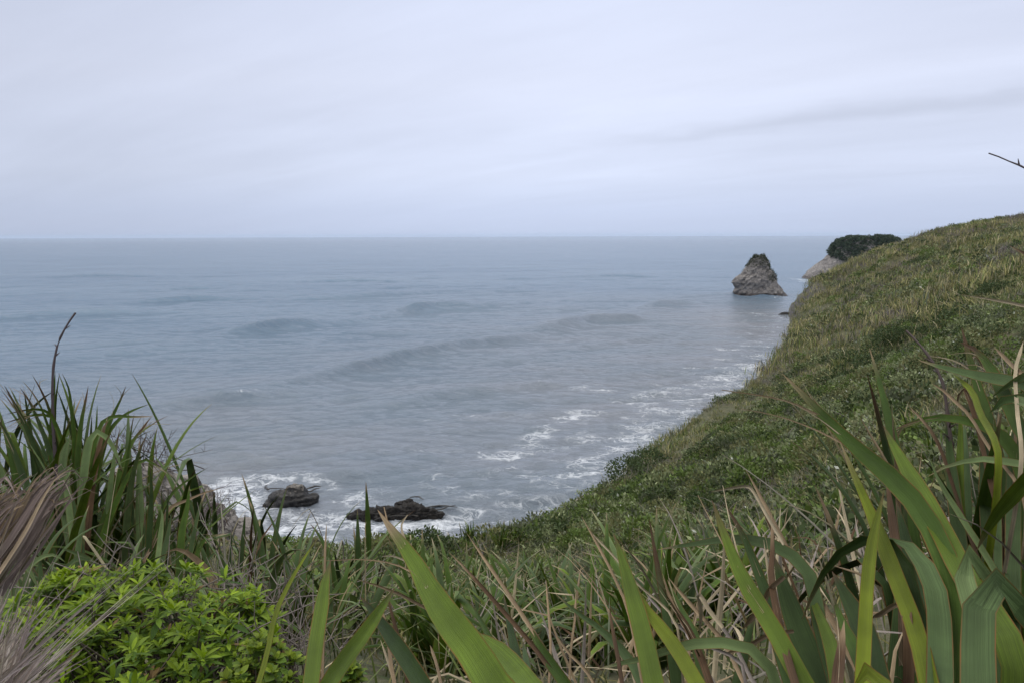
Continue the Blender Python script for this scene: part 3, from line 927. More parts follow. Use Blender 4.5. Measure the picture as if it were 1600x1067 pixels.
def width_profile(n_, taper=0.55, root=0.8):
    v_ = np.linspace(0, 1, n_)
    w = np.minimum(1, root + (1 - root) * v_ / 0.3)
    return w * np.clip((1 - v_) / taper, 0, 1) ** 0.75 + 0.015

def seen_blade(kind, wpx, d_root, d_tip, pts, root=None, roll=20.0, taper=0.55, tip=0.12, tipcol=None, fold=0.3, under=None, n_=30):
    """a leaf that passes through the listed photo points (tip first), at real distances d; it grows from the plant's root"""
    g = rng
    q = np.array(pts, float)[::-1]
    L = np.r_[0, np.cumsum(np.linalg.norm(np.diff(q, axis=0), axis=1))]
    d = d_root + (d_tip - d_root) * L / L[-1]
    P = at(q[:, 0], q[:, 1], d)
    if root is not None:
        r0 = np.asarray(root, float) + np.r_[g.normal(0, 0.06, 2), -0.03]
        dn = (P[0] - P[1]) / (np.linalg.norm(P[0] - P[1]) + 1e-9)
        gap = np.linalg.norm(r0 - P[0])
        P = np.vstack([r0, P[0] * 0.45 + r0 * 0.55 + dn * gap * 0.12, P[0] + dn * gap * 0.22, P])
    vis = L[-1] and np.linalg.norm(np.diff(P[-len(q):], axis=0), axis=1).sum() / np.linalg.norm(np.diff(P, axis=0), axis=1).sum()
    taper, tip = taper * vis, tip * vis * 1.25
    P = catmull(P, n_)
    view = CAM - P
    view /= np.linalg.norm(view, axis=1, keepdims=True)
    T = np.gradient(P, axis=0)
    T /= np.linalg.norm(T, axis=1, keepdims=True)
    S = np.cross(T, view)
    S /= np.linalg.norm(S, axis=1, keepdims=True)
    Nn = np.cross(S, T)
    a = R(roll)
    S = S * math.cos(a) + Nn * math.sin(a)
    w = 0.76 * wpx * (d_root + d_tip) / 2 / FOC * width_profile(n_, taper)
    ct, cb = leaf_colours(kind, n_, g, tip, tipcol, under)
    geo = blade_geo(P, S, w, fold, ct, cb)
    if tip >= 0.07 and wpx >= 9:                    # the dead tip is frayed into a few curling strands
        parts, wm = [geo], w.max()
        for k in range(int(g.integers(2, 5))):
            i0 = n_ - int(g.integers(3, 7))
            Q = P[i0:].copy()
            m_ = len(Q)
            s_ = np.linspace(0, 1, m_)[:, None]
            Q = Q + S[i0:] * wm * g.uniform(-0.45, 0.45) * (0.3 + s_) + (g.normal(0, 0.9, 3) * wm + np.r_[0, 0, -0.8 * wm]) * s_ ** 2 * 1.4
            Q = catmull(Q, 9)
            cc = np.tile(np.array(COLS['ts'[k % 2]]) * g.uniform(0.7, 1.1), (9, 1))
            Tq = np.gradient(Q, axis=0)
            Sq = np.cross(Tq, CAM - Q)
            parts.append(blade_geo(Q, Sq, wm * g.uniform(0.06, 0.14) * np.linspace(1, 0.3, 9), 0.4, cc, cc))
        geo = merge(parts)
    return geo

def grown_blade(base, az_, tilt, L, w, droop, g, kind='m', tip=0.1, tipcol=None, fold=0.3, kink=None, n_=14, lay=True, taper=0.5):
    """a leaf that grows from base towards azimuth az_, bending over with its length"""
    s = np.linspace(0, 1, n_)
    th = tilt + droop * s ** 2.2
    if kink:
        th = th + kink[1] * np.clip((s - kink[0]) / 0.05, 0, 1)
    step = L / (n_ - 1)
    hx = np.r_[0, np.cumsum(np.sin(th[:-1]) * step)]
    hz = np.r_[0, np.cumsum(np.cos(th[:-1]) * step)]
    P = np.asarray(base, float) + np.stack([hx * math.sin(az_), hx * math.cos(az_), hz], 1)
    tw = g.normal(0, 0.35) * s
    side = np.array([math.cos(az_), -math.sin(az_), 0])
    S = np.tile(side, (n_, 1))
    T = np.gradient(P, axis=0)
    T /= np.linalg.norm(T, axis=1, keepdims=True) + 1e-12
    Nn = np.cross(S, T)
    S = S * np.cos(tw)[:, None] + Nn * np.sin(tw)[:, None]
    ct, cb = leaf_colours(kind, n_, g, tip, tipcol)
    return blade_geo(P, -S, w * width_profile(n_, taper, 0.65), fold, ct, cb, lay=lay)
def merge(geos):
    V, F, U, C, o = [], [], [], [], 0
    for v_, f_, u_, c_ in geos:
        V.append(v_); F.append(f_ + o); U.append(u_); C.append(c_)
        o += len(v_)
    return np.concatenate(V), np.concatenate(F), np.concatenate(U), np.concatenate(C)
def add_leaf(geo, parent, name='leaf', mat=None):
    v_, f_, u_, c_ = geo
    return mesh_obj(name, v_ - np.array(parent.location), f_, mat or M_FLAX, None, col=c_, uv=u_) if False else _child(name, v_, f_, mat or M_FLAX, parent, c_, u_)
def _child(name, v_, f_, mat, parent, c_, u_=None):
    o = mesh_obj(name, v_ - np.array(parent.location), f_, mat, None, col=c_, uv=u_)
    o.parent = parent
    return o
def root_at(px, d):
    p = ath(np.array([float(px)]), np.array([1000.0]), np.array([float(d)]))[0]
    p[2] = ground(p[0], p[1])[0] - 0.02
    return p
def flax(label, px, d, seen, n_fill=0, fill=None, dry=0, seed=1, ddry=None):
    """one flax plant: every leaf seen in the photo, more leaves grown from the same root, dead leaves"""
    g = np.random.default_rng(seed)
    base = root_at(px, d)
    o = empty('flax_plant', base)
    tag(o, label, 'flax plant', 'flax plants growing along the cliff top')
    for b_ in seen:
        b_ = dict(b_)
        dryleaf = b_['kind'] in 'tsrx'
        no_root = b_.pop('free', False)
        geo = seen_blade(root=None if no_root else base, **b_)
        add_leaf(geo, o, 'dry_leaf' if dryleaf else 'leaf', M_DRY if dryleaf else M_FLAX)
    f = dict(L=(0.9, 1.5), w=(0.045, 0.075), tilt=(0.05, 0.75), droop=(0.1, 1.1), az=(-3.14, 3.14), kinds='mmddbgb', spread=0.16, fold=0.35)
    f.update(fill or {})
    for k in range(n_fill):
        bb = base + np.r_[g.normal(0, f['spread'], 2), 0]
        kk = (g.uniform(0.35, 0.8), g.uniform(1.0, 1.9)) if g.random() < 0.16 else None
        geo = grown_blade(bb, g.uniform(*f['az']), g.uniform(*f['tilt']), g.uniform(*f['L']), g.uniform(*f['w']), g.uniform(*f['droop']), g,
                          f['kinds'][g.integers(len(f['kinds']))], g.choice([0.05, 0.1, 0.25]), 'tr'[g.integers(2)], f['fold'], kk)
        add_leaf(geo, o)
    for k in range(dry):
        bb = base + np.r_[g.normal(0, f['spread'] * 1.2, 2), 0]
        kk = (g.uniform(0.25, 0.7), g.uniform(0.8, 2.2)) if g.random() < 0.45 else None
        geo = grown_blade(bb, g.uniform(*f['az']), g.uniform(0.1, 1.2), g.uniform(0.5, 1.0) * f['L'][1], g.uniform(0.008, 0.028), g.uniform(0, 1.3), g,
                          'tstxr'[g.integers(5)], 0.1, 's', 0.6, kk)
        add_leaf(geo, o, 'dry_leaf', M_DRY)
    return o
B = lambda kind, wpx, dr, dt, pts, **k: dict(kind=kind, wpx=wpx, d_root=dr, d_tip=dt, pts=pts, **k)

# ---- close leaves at the bottom of the picture
flax('flax with two upright yellow green blades beside the leafy shrub', 492, 1.25, [
    B('g', 29, 1.30, 1.55, [(517, 873), (509, 905), (503, 948), (494, 1005), (486, 1075)], roll=12, taper=0.35, tip=0.03),
    B('g', 31, 1.25, 1.6, [(617, 917), (590, 958), (560, 1000), (530, 1040), (505, 1080)], roll=-15, taper=0.4, tip=0.03),
    B('t', 7, 1.5, 1.6, [(510, 817), (508, 900), (507, 980), (504, 1080)], roll=30, taper=0.1, tip=0.0, fold=0.7),
    B('y', 9, 1.7, 1.9, [(497, 838), (505, 830), (475, 872), (455, 905), (440, 950)][0:1] + [(470, 880), (450, 915), (430, 960), (420, 1010)], roll=15, tip=0.15),
], n_fill=5, fill=dict(L=(0.35, 0.6), kinds='md', w=(0.03, 0.045), tilt=(0.2, 1.0)), dry=8, seed=31)
flax('flax with a huge green blade ending in a long brown point', 740, 1.25, [
    B('g', 58, 1.22, 1.75, [(590, 796), (618, 835), (645, 872), (668, 915), (700, 965), (738, 1015), (775, 1075)], roll=14, taper=0.62, tip=0.26, tipcol='t', fold=0.2),
    B('g', 46, 1.3, 1.6, [(738, 985), (770, 1012), (800, 1042), (832, 1082)], roll=-20, taper=0.4, tip=0.02),
    B('d', 34, 1.3, 1.7, [(562, 931), (580, 952), (603, 982), (640, 1035), (668, 1080)], roll=20, taper=0.5, tip=0.1, tipcol='r'),
    B('t', 8, 1.6, 1.7, [(556, 904), (590, 914), (621, 925), (655, 943), (695, 964), (750, 1010)], roll=35, taper=0.3, tip=0, fold=0.6),
    B('t', 9, 1.6, 1.8, [(593, 940), (606, 985), (612, 1040), (620, 1080)], roll=20, taper=0.3, tip=0, fold=0.6),
    B('r', 9, 1.5, 1.7, [(604, 925), (617, 975), (630, 1020), (640, 1080)], roll=20, taper=0.3, tip=0, fold=0.5),
    B('s', 6, 1.7, 1.8, [(594, 998), (606, 1030), (618, 1072)], roll=25, taper=0.2, tip=0, fold=0.6),
    B('m', 16, 1.6, 1.9, [(735, 940), (752, 970), (770, 1005), (790, 1050)], roll=25, taper=0.6, tip=0.2),
    B('t', 7, 1.5, 1.75, [(672, 1007), (682, 1035), (690, 1070)], roll=15, taper=0.2, tip=0, fold=0.6),
], n_fill=6, fill=dict(L=(0.4, 0.7), kinds='mdb', tilt=(0.2, 1.1)), dry=14, seed=32)
flax('flax with thin dry stems leaning left over dark green blades', 865, 1.55, [
    B('t', 9, 1.6, 2.0, [(729, 832), (757, 872), (787, 915), (812, 952), (835, 987), (860, 1026), (890, 1078)], roll=30, taper=0.25, tip=0, fold=0.5),
    B('r', 10, 1.6, 2.0, [(700, 861), (724, 884), (750, 912), (793, 961), (835, 1010), (880, 1072)], roll=25, taper=0.3, tip=0.3, tipcol='t', fold=0.5),
    B('d', 22, 1.6, 1.95, [(787, 928), (793, 960), (803, 1005), (818, 1075)], roll=20, taper=0.6, tip=0.2, tipcol='r'),
    B('b', 17, 1.7, 1.9, [(817, 1000), (822, 1030), (828, 1080)], roll=10, taper=0.5, tip=0.05),
    B('m', 24, 1.55, 1.8, [(820, 962), (838, 1000), (862, 1036), (895, 1082)], roll=28, taper=0.6, tip=0.25, tipcol='t'),
    B('b', 20, 1.7, 2.0, [(868, 927), (900, 955), (931, 976), (960, 1003), (985, 1030), (1010, 1080)], roll=20, taper=0.7, tip=0.12, tipcol='t'),
    B('t', 7, 1.7, 1.9, [(868, 990), (890, 1020), (915, 1045), (935, 1078)], roll=30, taper=0.2, tip=0, fold=0.6),
    B('t', 6, 1.8, 2.0, [(853, 905), (858, 960), (861, 1010), (858, 1075)], roll=30, taper=0.2, tip=0, fold=0.6),
    B('t', 6, 1.8, 2.0, [(900, 920), (899, 965), (893, 1010), (890, 1075)], roll=30, taper=0.2, tip=0, fold=0.6),
], n_fill=10, fill=dict(L=(0.5, 0.8), kinds='mdb', tilt=(0.1, 1.0)), dry=16, seed=33)
flax('flax with one tall bright green blade and an arching grey green leaf', 1050, 1.45, [
    B('g', 37, 1.5, 1.8, [(959, 833), (974, 878), (989, 931), (1004, 985), (1024, 1075)], roll=10, taper=0.5, tip=0.02),
    B('y', 28, 1.45, 1.75, [(986, 897), (996, 925), (1012, 955), (1038, 988), (1062, 1022), (1095, 1080)], roll=-12, taper=0.5, tip=0.2, tipcol='t'),
    B('p', 22, 1.6, 1.6, [(928, 1046), (965, 1037), (1002, 1029), (1035, 1018), (1062, 1010), (1113, 1003), (1163, 1010), (1195, 1028), (1215, 1080)], roll=-10, taper=0.55, tip=0.12, tipcol='s', under=G_PALE),
    B('t', 7, 1.7, 2.0, [(908, 805), (934, 850), (957, 894), (979, 944), (990, 990), (1005, 1070)], roll=25, taper=0.2, tip=0, fold=0.6),
    B('s', 5, 1.8, 2.0, [(921, 828), (945, 853), (963, 872), (990, 905)], roll=25, taper=0.2, tip=0, fold=0.6),
    B('r', 9, 1.5, 1.7, [(952, 948), (958, 985), (964, 1015), (974, 1075)], roll=25, taper=0.3, tip=0.2, fold=0.5),
    B('t', 10, 1.7, 2.0, [(1044, 901), (1068, 930), (1090, 954), (1110, 977), (1131, 1000), (1165, 1070)], roll=25, taper=0.2, tip=0, fold=0.6),
    B('x', 9, 1.7, 2.0, [(1094, 930), (1118, 965), (1142, 996), (1175, 1060)], roll=25, taper=0.2, tip=0, fold=0.6),
    B('s', 9, 1.75, 1.9, [(1093, 990), (1095, 960), (1093, 930), (1110, 955), (1130, 980)], roll=15, taper=0.3, tip=0, fold=0.4, free=True),
    B('r', 16, 1.55, 1.8, [(1035, 895), (1050, 940), (1075, 980), (1094, 1020), (1115, 1080)], roll=30, taper=0.5, tip=0.3, tipcol='t', fold=0.4),
    B('m', 22, 1.7, 2.0, [(1043, 905), (1060, 945), (1085, 995), (1100, 1075)], roll=-15, taper=0.6, tip=0.15, tipcol='t'),
    B('x', 7, 1.75, 2.0, [(1008, 925), (1030, 950), (1058, 975), (1090, 1000)], roll=25, taper=0.2, tip=0, fold=0.6),
], n_fill=14, fill=dict(L=(0.5, 0.85), kinds='mddb', tilt=(0.1, 1.0)), dry=18, seed=34)
flax('flax with a broad green blade rising from a flat grey green leaf', 1225, 1.45, [
    B('g', 34, 1.4, 1.75, [(1112, 780), (1122, 808), (1133, 836), (1145, 868), (1162, 905), (1183, 940), (1206, 976), (1262, 1078)], roll=12, taper=0.5, tip=0.22, tipcol='r'),
    B('b', 27, 1.7, 1.9, [(1028, 858), (1060, 853), (1096, 848), (1140, 842), (1187, 846), (1225, 860), (1262, 895), (1280, 980)], roll=-25, taper=0.6, tip=0.1, tipcol='t'),
    B('d', 24, 1.6, 1.85, [(1132, 787), (1148, 812), (1166, 845), (1182, 885), (1198, 925), (1215, 1000)], roll=30, taper=0.6, tip=0.35, tipcol='r'),
    B('t', 12, 1.6, 2.0, [(1165, 733), (1185, 768), (1203, 803), (1236, 865), (1264, 906), (1305, 975), (1342, 1050)], roll=25, taper=0.25, tip=0, fold=0.5),
    B('s', 7, 1.6, 2.0, [(1110, 768), (1140, 762), (1168, 759), (1178, 768), (1195, 798), (1225, 850)], roll=25, taper=0.2, tip=0, fold=0.5, free=True),
    B('r', 15, 1.5, 1.8, [(1205, 800), (1208, 850), (1206, 900), (1213, 945), (1225, 1000)], roll=25, taper=0.5, tip=0.3, tipcol='t', fold=0.5),
    B('s', 6, 1.7, 1.8, [(1193, 842), (1200, 885), (1204, 925), (1207, 975)], roll=25, taper=0.2, tip=0, fold=0.6),
    B('d', 46, 1.7, 1.9, [(1210, 868), (1226, 920), (1250, 985), (1290, 1078)], roll=10, taper=0.5, tip=0.04),
    B('g', 26, 1.45, 1.8, [(1258, 905), (1275, 950), (1295, 1000), (1310, 1078)], roll=-15, taper=0.6, tip=0.1),
    B('t', 11, 1.6, 1.7, [(1160, 983), (1172, 968), (1190, 945), (1203, 920), (1225, 900)], roll=15, taper=0.2, tip=0, fold=0.5, free=True),
    B('t', 9, 1.6, 1.7, [(1130, 1022), (1165, 1010), (1200, 992), (1240, 985)], roll=15, taper=0.2, tip=0, fold=0.5, free=True),
], n_fill=12, fill=dict(L=(0.5, 0.9), kinds='ddmb', tilt=(0.05, 0.8)), dry=22, seed=35)
flax('big flax with broad glossy blades and bent leaves at the frame corner', 1450, 1.3, [
    B('m', 40, 1.35, 1.9, [(1222, 583), (1243, 603), (1268, 630), (1298, 660), (1331, 692), (1368, 724), (1410, 760), (1440, 798), (1460, 832), (1487, 900), (1497, 985), (1495, 1078)], roll=12, taper=0.45, tip=0.14, tipcol='t'),
    B('g', 38, 1.5, 1.85, [(1380, 664), (1393, 690), (1412, 725), (1443, 780), (1470, 830), (1500, 890)], roll=-18, taper=0.5, tip=0.07, tipcol='r'),
    B('y', 32, 1.3, 1.75, [(1313, 690), (1328, 725), (1343, 758), (1372, 825), (1403, 905), (1435, 990), (1456, 1078)], roll=20, taper=0.5, tip=0.17, tipcol='t', fold=0.4),
    B('y', 24, 1.3, 1.6, [(1381, 768), (1371, 808), (1362, 850), (1355, 905), (1351, 980), (1346, 1078)], roll=-10, taper=0.35, tip=0.02),
    B('b', 42, 1.3, 1.6, [(1385, 838), (1400, 843), (1420, 853), (1437, 872), (1460, 924), (1466, 992), (1466, 1078)], roll=-22, taper=0.35, tip=0.0),
    B('d', 22, 1.5, 1.7, [(1253, 968), (1262, 945), (1277, 913), (1298, 876), (1322, 856), (1352, 842), (1385, 845), (1415, 875), (1435, 950)], roll=25, taper=0.6, tip=0.2, tipcol='t'),
    B('b', 52, 1.15, 1.35, [(1625, 1010), (1607, 975), (1590, 935), (1570, 915), (1548, 911), (1533, 930), (1529, 990), (1530, 1080)], roll=8, taper=0.3, tip=0.0),
    B('p', 34, 1.35, 1.5, [(1560, 950), (1547, 912), (1532, 882), (1518, 866), (1505, 866), (1503, 890), (1520, 950), (1530, 1020)], roll=-5, taper=0.3, tip=0.0),
    B('m', 36, 1.4, 1.6, [(1490, 880), (1502, 920), (1516, 970), (1522, 1075)], roll=10, taper=0.5, tip=0.0),
    B('d', 44, 1.6, 1.9, [(1300, 892), (1325, 935), (1350, 985), (1375, 1078)], roll=10, taper=0.5, tip=0.02),
    B('d', 40, 1.5, 1.9, [(1400, 780), (1418, 850), (1440, 930), (1470, 1078)], roll=25, taper=0.5, tip=0.02),
    B('b', 26, 1.4, 1.5, [(1512, 995), (1518, 1030), (1524, 1080)], roll=10, taper=0.6, tip=0.0),
    B('d', 30, 1.35, 1.5, [(1570, 960), (1582, 1000), (1590, 1080)], roll=20, taper=0.5, tip=0.0),
    B('r', 22, 1.35, 1.55, [(1319, 968), (1316, 1005), (1312, 1040), (1308, 1080)], roll=15, taper=0.6, tip=0.45, tipcol='t', fold=0.5),
    B('y', 30, 1.2, 1.3, [(1332, 1075), (1345, 1052), (1362, 1048), (1378, 1058), (1382, 1085)], roll=-10, taper=0.4, tip=0.0),
    B('m', 28, 1.4, 1.7, [(1300, 930), (1320, 980), (1345, 1030), (1365, 1080)], roll=15, taper=0.6, tip=0.1),
    B('r', 17, 1.6, 1.9, [(1385, 742), (1392, 790), (1398, 835), (1405, 890)], roll=15, taper=0.5, tip=0.2, tipcol='t', fold=0.5),
    B('t', 10, 1.6, 1.7, [(1362, 965), (1378, 957), (1397, 945), (1420, 940)], roll=15, taper=0.2, tip=0, fold=0.5, free=True),
], n_fill=34, fill=dict(L=(0.7, 1.15), kinds='ddmmb', tilt=(0.03, 0.6), w=(0.05, 0.078)), dry=36, seed=36)
flax('tall flax with leaves arching left in front of the hillside', 1575, 2.35, [
    B('m', 32, 2.4, 2.8, [(1502, 511), (1507, 530), (1513, 552), (1522, 580), (1530, 610), (1544, 655), (1556, 716), (1570, 830)], roll=20, taper=0.7, tip=0.24, tipcol='r'),
    B('b', 24, 2.4, 2.6, [(1436, 563), (1462, 571), (1489, 578), (1541, 590), (1610, 604), (1640, 640)], roll=-25, taper=0.6, tip=0.14, tipcol='t'),
    B('m', 25, 2.3, 2.6, [(1399, 690), (1401, 672), (1436, 657), (1475, 652), (1528, 662), (1556, 675), (1582, 700), (1600, 760), (1600, 850)], roll=-18, taper=0.6, tip=0.16, tipcol='t'),
    B('p', 15, 2.2, 2.4, [(1449, 744), (1470, 732), (1489, 725), (1528, 717), (1567, 720), (1615, 732), (1640, 780)], roll=-20, taper=0.6, tip=0.22, tipcol='t'),
    B('g', 15, 2.4, 2.6, [(1499, 624), (1501, 655), (1501, 690), (1500, 760), (1505, 850)], roll=20, taper=0.5, tip=0.12, tipcol='t'),
    B('r', 9, 2.4, 2.6, [(1493, 640), (1499, 612), (1504, 601), (1512, 615), (1522, 645), (1532, 680), (1545, 740)], roll=20, taper=0.3, tip=0.3, tipcol='t', fold=0.5),
    B('b', 24, 2.2, 2.5, [(1586, 655), (1585, 705), (1584, 780), (1583, 905)], roll=10, taper=0.35, tip=0.02),
    B('b', 13, 2.2, 2.5, [(1560, 640), (1559, 700), (1559, 800), (1560, 906)], roll=10, taper=0.35, tip=0.25, tipcol='t'),
    B('t', 5, 2.3, 2.5, [(1563, 638), (1561, 690), (1559, 760), (1560, 850)], roll=10, taper=0.2, tip=0.0, fold=0.6),
    B('t', 6, 2.3, 2.5, [(1589, 612), (1587, 680), (1585, 755), (1585, 850)], roll=10, taper=0.2, tip=0.0, fold=0.6),
    B('g', 26, 2.0, 2.2, [(1526, 860), (1540, 830), (1557, 803), (1580, 776), (1612, 745), (1640, 760)], roll=15, taper=0.6, tip=0.15, tipcol='t'),
    B('p', 11, 2.2, 2.3, [(1452, 715), (1468, 752), (1495, 795), (1520, 835), (1538, 862), (1560, 900)], roll=15, taper=0.4, tip=0.0),
    B('d', 24, 2.3, 2.6, [(1478, 650), (1484, 700), (1492, 780), (1505, 880)], roll=15, taper=0.5, tip=0.05),
    B('d', 28, 2.3, 2.6, [(1537, 640), (1540, 700), (1545, 800), (1550, 900)], roll=5, taper=0.5, tip=0.05),
    B('m', 24, 2.4, 2.7, [(1500, 535), (1522, 545), (1545, 570), (1562, 600), (1590, 660)], roll=20, taper=0.6, tip=0.4, tipcol='r'),
    B('t', 8, 2.4, 2.7, [(1553, 542), (1568, 556), (1582, 570), (1605, 590)], roll=20, taper=0.3, tip=0.0, fold=0.5),
    B('s', 7, 2.3, 2.6, [(1599, 533), (1594, 552), (1587, 580), (1590, 640)], roll=20, taper=0.2, tip=0.0, fold=0.5),
    B('p', 14, 2.3, 2.5, [(1550, 620), (1570, 605), (1590, 593), (1615, 580), (1640, 600)], roll=20, taper=0.5, tip=0.0),
    B('p', 22, 2.2, 2.4, [(1567, 622), (1585, 624), (1605, 628), (1635, 660)], roll=-20, taper=0.4, tip=0.0),
    B('d', 20, 2.3, 2.4, [(1546, 645), (1556, 632), (1572, 624), (1600, 622), (1630, 650)], roll=-20, taper=0.4, tip=0.0),
    B('t', 6, 2.4, 2.6, [(1455, 598), (1478, 612), (1494, 628), (1515, 648), (1540, 690)], roll=20, taper=0.2, tip=0.0, fold=0.5),
    B('r', 7, 2.3, 2.5, [(1418, 632), (1450, 665), (1470, 700), (1490, 760), (1510, 820)], roll=20, taper=0.2, tip=0.4, tipcol='t', fold=0.5),
    B('y', 11, 2.4, 2.6, [(1489, 584), (1505, 597), (1520, 612), (1530, 640)], roll=20, taper=0.5, tip=0.0),
    B('s', 6, 2.2, 2.4, [(1499, 461), (1530, 465), (1565, 471), (1610, 480), (1660, 520)], roll=20, taper=0.4, tip=0.0, fold=0.5),
    B('r', 8, 2.2, 2.4, [(1576, 384), (1588, 390), (1610, 402), (1660, 450)], roll=20, taper=0.4, tip=0.3, tipcol='t', fold=0.5),
], n_fill=44, fill=dict(L=(0.9, 1.45), kinds='mmddbb', tilt=(0.03, 0.5), w=(0.045, 0.07), droop=(0.1, 1.3)), dry=44, seed=37)

def stalk(o, pts, d0, d1, r0, r1, mat, col, twigs, seed):
    g = np.random.default_rng(seed)
    q = np.array(pts, float)[::-1]
    P = catmull(at(q[:, 0], q[:, 1], np.linspace(d0, d1, len(q))), 22)
    parts = [tube(P, np.linspace(r0, r1, 22) * (1 + 0.18 * np.sin(np.arange(22) * 2.2)), 6)]
    for k in range(twigs):
        i = int(g.integers(6, 20))
        dd = g.normal(0, 1, 3)
        dd = dd / np.linalg.norm(dd) + (P[i + 1] - P[i]) / np.linalg.norm(P[i + 1] - P[i]) * 0.9
        parts.append(tube(np.array([P[i], P[i] + dd * r0 * 1.3, P[i] + dd * r0 * 2.4]), [r0 * 0.45, r0 * 0.3, r0 * 0.12], 5))
    v_, f_ = join(parts)
    return _child('flower_stalk', v_, f_, mat, o, np.tile(np.array(col), (len(v_), 1)))
M_STALK, t, b, _ = material('dark flower stalk')
t.put(b.inputs['Base Color'], t.attr('Col'))
b.inputs['Roughness'].default_value = 0.7
flax_objs = {o['label']: o for o in scene.objects if o.name.startswith('flax_plant')}
tall = flax_objs['tall flax with leaves arching left in front of the hillside']
stalk(tall, [(1416, 517), (1430, 531), (1444, 547), (1460, 570), (1473, 598), (1478, 627), (1483, 664), (1487, 705), (1490, 780), (1496, 880)], 2.5, 2.7, 0.0085, 0.003, M_STALK, (0.055, 0.036, 0.030), 14, 1)
stalk(tall, [(1545, 240), (1562, 246), (1580, 254), (1602, 263), (1640, 290), (1690, 380), (1720, 560)], 2.3, 2.4, 0.0055, 0.0016, M_STALK, (0.05, 0.036, 0.04), 4, 2)

# ---- big flax on the left at about seven metres
left = flax('big spiky flax clump with a thin dark flower stalk against the sea', 125, 7.4, [
    B('b', 15, 7.5, 7.3, [(7, 602), (28, 640), (52, 690), (78, 770), (95, 850)], tip=0.15, tipcol='r', taper=0.6),
    B('m', 11, 7.5, 7.5, [(86, 578), (85, 605), (82, 650), (81, 700), (90, 800)], tip=0.05, taper=0.5),
    B('m', 8, 7.5, 7.5, [(93, 582), (89, 610), (86, 640), (85, 700), (95, 800)], tip=0.05, taper=0.5),
    B('m', 11, 7.5, 7.5, [(97, 583), (107, 605), (112, 640), (117, 690), (118, 800)], tip=0.03, taper=0.6),
    B('m', 14, 7.4, 7.5, [(138, 602), (134, 625), (128, 655), (123, 700), (120, 800)], tip=0.3, tipcol='r', taper=0.7),
    B('m', 12, 7.4, 7.5, [(197, 602), (188, 625), (176, 650), (161, 690), (140, 790)], tip=0.15, tipcol='r', taper=0.6),
    B('m', 11, 7.4, 7.5, [(233, 631), (205, 642), (186, 655), (168, 680), (145, 770)], tip=0.06, tipcol='r', taper=0.6),
    B('m', 12, 7.3, 7.5, [(237, 650), (222, 670), (207, 690), (192, 725), (160, 820)], tip=0.35, tipcol='r', taper=0.6),
    B('m', 10, 7.5, 7.5, [(50, 585), (62, 605), (76, 636), (90, 690), (105, 790)], tip=0.4, tipcol='r', taper=0.7),
    B('b', 12, 7.5, 7.5, [(31, 605), (45, 625), (60, 657), (78, 705), (100, 800)], tip=0.25, tipcol='r', taper=0.7),
    B('m', 8, 7.5, 7.5, [(35, 595), (50, 612), (66, 640), (85, 700), (105, 800)], tip=0.3, tipcol='t', taper=0.7),
    B('m', 10, 7.4, 7.4, [(10, 647), (35, 641), (62, 639), (80, 647), (100, 710), (112, 790)], tip=0.2, tipcol='r', taper=0.6),
    B('m', 10, 7.4, 7.4, [(5, 662), (25, 655), (60, 647), (82, 652), (104, 720), (116, 800)], tip=0.2, tipcol='r', taper=0.6),
    B('p', 16, 7.1, 7.0, [(192, 737), (180, 705), (165, 682), (152, 674), (140, 690), (130, 760), (126, 850)], tip=0.04, taper=0.45, under=G_PALE),
    B('p', 15, 7.1, 7.1, [(110, 682), (102, 702), (98, 735), (100, 790), (112, 860)], tip=0.0, taper=0.15),
    B('b', 16, 7.3, 7.3, [(-6, 652), (8, 672), (25, 712), (48, 775), (80, 860)], tip=0.1, tipcol='r', taper=0.6),
    B('m', 12, 7.2, 7.2, [(262, 740), (243, 726), (227, 718), (208, 730), (175, 800), (150, 870)], tip=0.15, tipcol='s', taper=0.6),
    B('m', 9, 7.4, 7.4, [(152, 632), (151, 660), (148, 700), (138, 800)], tip=0.0, taper=0.6),
    B('d', 8, 7.4, 7.4, [(107, 628), (103, 650), (100, 690), (108, 800)], tip=0.1, taper=0.6),
    B('r', 11, 7.2, 7.3, [(168, 650), (163, 670), (155, 700), (145, 760), (138, 830)], tip=0.1, tipcol='s', taper=0.4),
    B('m', 8, 7.3, 7.3, [(240, 650), (205, 651), (180, 650), (160, 660), (140, 720)], tip=0.35, tipcol='t', taper=0.5),
    B('m', 8, 7.3, 7.3, [(210, 645), (206, 665), (203, 690), (195, 740), (170, 830)], tip=0.2, tipcol='r', taper=0.6),
    B('b', 15, 6.8, 7.0, [(104, 745), (112, 780), (122, 830), (132, 900)], tip=0.0, taper=0.4),
    B('p', 12, 6.8, 6.9, [(120, 770), (121, 742), (112, 727), (105, 740), (108, 790), (118, 870)], tip=0.0, taper=0.5),
], n_fill=74, fill=dict(L=(0.9, 1.7), w=(0.05, 0.085), tilt=(0.02, 0.75), droop=(0.1, 1.2), kinds='mmbbgp', spread=0.36), dry=30, seed=41)
stalk(left, [(118, 489), (108, 503), (99, 518), (91, 536), (86, 556), (83, 578), (82, 600), (84, 680), (95, 800)], 7.4, 7.5, 0.016, 0.007, M_STALK, (0.06, 0.042, 0.045), 10, 3)
flax('dense flax clump of grey green leaves behind the big spiky one', 60, 8.3, [], n_fill=64, fill=dict(L=(0.8, 1.45), w=(0.05, 0.08), tilt=(0.02, 0.8), droop=(0.1, 1.3), kinds='mbbgmp', spread=0.4), dry=18, seed=44)
flax('flax clump leaning towards the pale bluff with many dead leaves', 205, 7.3, [], n_fill=56, fill=dict(L=(0.6, 1.15), w=(0.045, 0.07), tilt=(0.05, 0.9), droop=(0.1, 1.4), kinds='mmbdg', spread=0.38), dry=34, seed=45)
